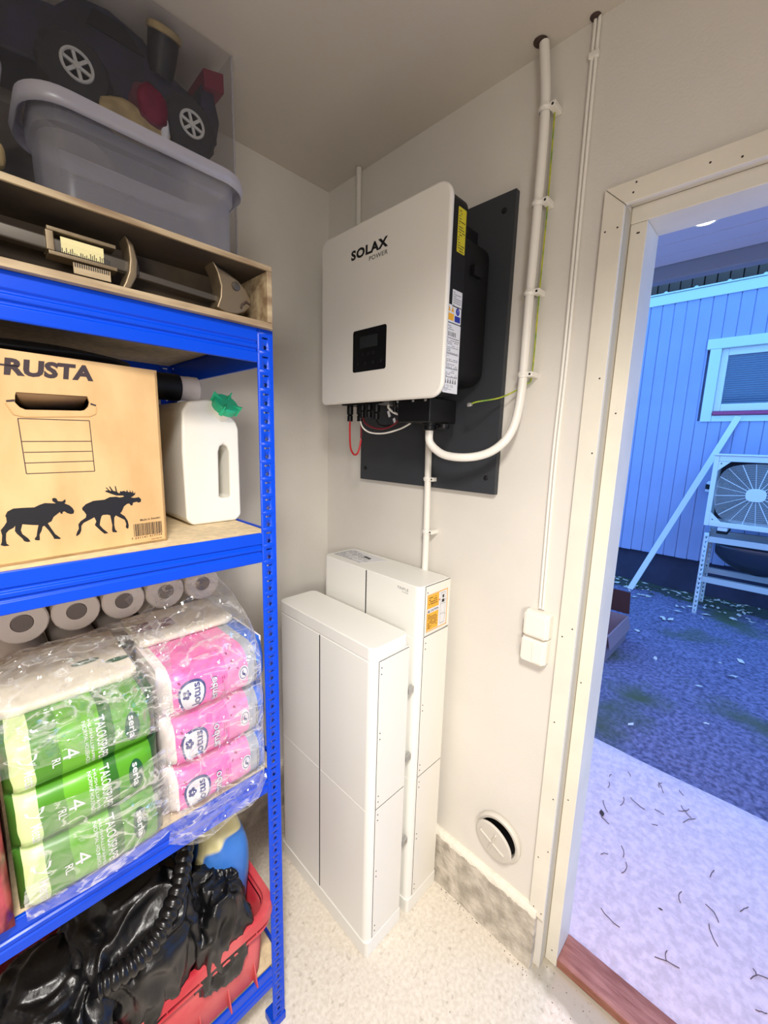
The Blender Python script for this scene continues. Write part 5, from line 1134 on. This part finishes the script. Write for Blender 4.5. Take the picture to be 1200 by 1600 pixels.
tb = empty('tall_clear_box', (.80, .17, TZ), 'tall clear plastic box behind the bins holding the toy truck', 'storage box')
bx0, bx1, by0, by1, bz1 = .535, 1.10, .045, .290, 2.592
m = MB(); m.box(bx0, bx0+.003, by0, by1, TZ, bz1); m.box(bx1-.003, bx1, by0, by1, TZ, bz1); m.box(bx0+.003, bx1-.003, by1-.003, by1, TZ, bz1); m.box(bx0+.003, bx1-.003, by0, by0+.003, TZ, bz1); m.box(bx0, bx1, by0, by1, TZ-.0004, TZ+.003)
m.build('box_wall', M['tallbin'], tb)
for x in (bx0, bx1): MB().tube([(x, by1, TZ+.004), (x, by1, bz1)], .003, 8).build('box_corner', M['bin'], tb)
# toy truck
tt_ = empty('toy_truck', (.74, .18, 2.27), 'dark toy monster truck with silver rims inside the tall clear box', 'toy truck')
yw = .262
side_p = [(1.02, 2.38), (1.03, 2.46), (.98, 2.50), (.89, 2.515), (.85, 2.56), (.79, 2.57), (.72, 2.555), (.68, 2.52), (.62, 2.50), (.585, 2.49), (.575, 2.43), (.60, 2.415), (.70, 2.40), (.80, 2.395), (.90, 2.39)]
MB().prism(side_p, XZ, .085, .225).build('truck_body', M['toyblue'], tt_, bevel=.008)
MB().prism([(.835, 2.515), (.82, 2.552), (.76, 2.552), (.72, 2.515)], XZ, .2255, .2275).build('side_window', M['black'], tt_)
def wheel(x, z, y, s):
    tyr = MB(); n_ = 48
    prof_ = [(.026, .0), (.056, .002), (.064, .012), (.064, .040), (.056, .050), (.035, .052)]
    for r, h_ in prof_: pass
    vs = []
    for r, h_ in prof_:
        for k in range(n_):
            rr2 = r+(.004 if (k % 4 < 2 and r > .06) else 0); vs.append((x+rr2*cos(2*pi*k/n_), y-h_*s, z+rr2*sin(2*pi*k/n_)))
    tyr.v = vs; tyr.f = [(i*n_+k, i*n_+(k+1) % n_, (i+1)*n_+(k+1) % n_, (i+1)*n_+k) for i in range(len(prof_)-1) for k in range(n_)]; tyr.m = [0]*len(tyr.f)
    w_ = tyr.build('tyre', M['tire'], tt_)
    rm = MB().tube([(x+.0275*cos(2*pi*k/28), y+.002, z+.0275*sin(2*pi*k/28)) for k in range(29)], .0034, 6, cap=False)
    rm.lathe([(.007, -.004), (.007, .004), (0, .005)], (x, y, z), (0, 1, 0), 14)
    rm.build('rim', M['rim'], w_)
    for k in range(6):
        t = 2*pi*k/6+.3; e = Vector((cos(t), 0, sin(t))); q = Vector((-sin(t), 0, cos(t)))
        MB().obox(Vector((x, y, z))+e*.016, e*.011, q*.0032, Vector((0, .002, 0))).build('rim_spoke', M['rim'], w_)
    MB().lathe([(.034, 0), (0, 0)], (x, y-.006, z), (0, 1, 0), 20).build('wheel_back', M['tire'], w_)
wheel(.866, 2.398, yw, 1); wheel(.631, 2.405, yw, 1)
MB().prism([(.545, 2.515), (.595, 2.505), (.598, 2.545), (.545, 2.560)], XZ, .10, .265).build('tail_wing', M['toyred'], tt_, bevel=.002)
MB().prism([(.565, 2.40), (.60, 2.45), (.60, 2.515), (.570, 2.515), (.555, 2.45)], XZ, .20, .25).build('rear_strut', M['toyblue'], tt_)
for x in (.866, .631): MB().tube([(x, .09, 2.40), (x, .215, 2.40)], .010, 10).build('axle', M['tire'], tt_)
bt = empty('toy_boot', (.70, .2, 2.46), 'dark toy boot with tan rim above the toy truck', 'toy')
MB().lathe([(.034, 0), (.032, .05), (.028, .085)], (.682, .252, 2.578), (.03, -.45, -.89), 22).build('boot_leg', M['black'], bt)
MB().lathe([(.034, -.003), (.037, 0), (.037, .01), (.034, .012)], (.682, .252, 2.578), (.03, -.45, -.89), 22, cap=False).build('boot_rim', M['tan'], bt)
for c_, r_, s_, mt, nm, lb_ in (((.760, .255, 2.345), (.075, .03, .035), 41, 'tan', 'tan_cloth', 'tan cloth crumpled under the toy truck'), ((.730, .258, 2.385), (.04, .045, .045), 42, 'wine', 'wine_cloth', 'wine-coloured cloth between the toy truck wheels'), ((.702, .262, 2.360), (.012, .022, .040), 43, 'paper', 'white_cloth', 'white cloth strip beside the toy truck wheel'), ((.92, .17, 2.20), (.16, .10, .10), 44, 'grey', 'grey_cloth', 'grey cloth filling the tall clear box'), ((.70, .17, 2.06), (.14, .10, .19), 45, 'navy', 'navy_cloth', 'navy cloth at the bottom of the tall clear box')):
    tag(blob(c_, r_, s_, .2).build(nm, M[mt], subsurf=1, sharp=180), lb_, 'cloth')
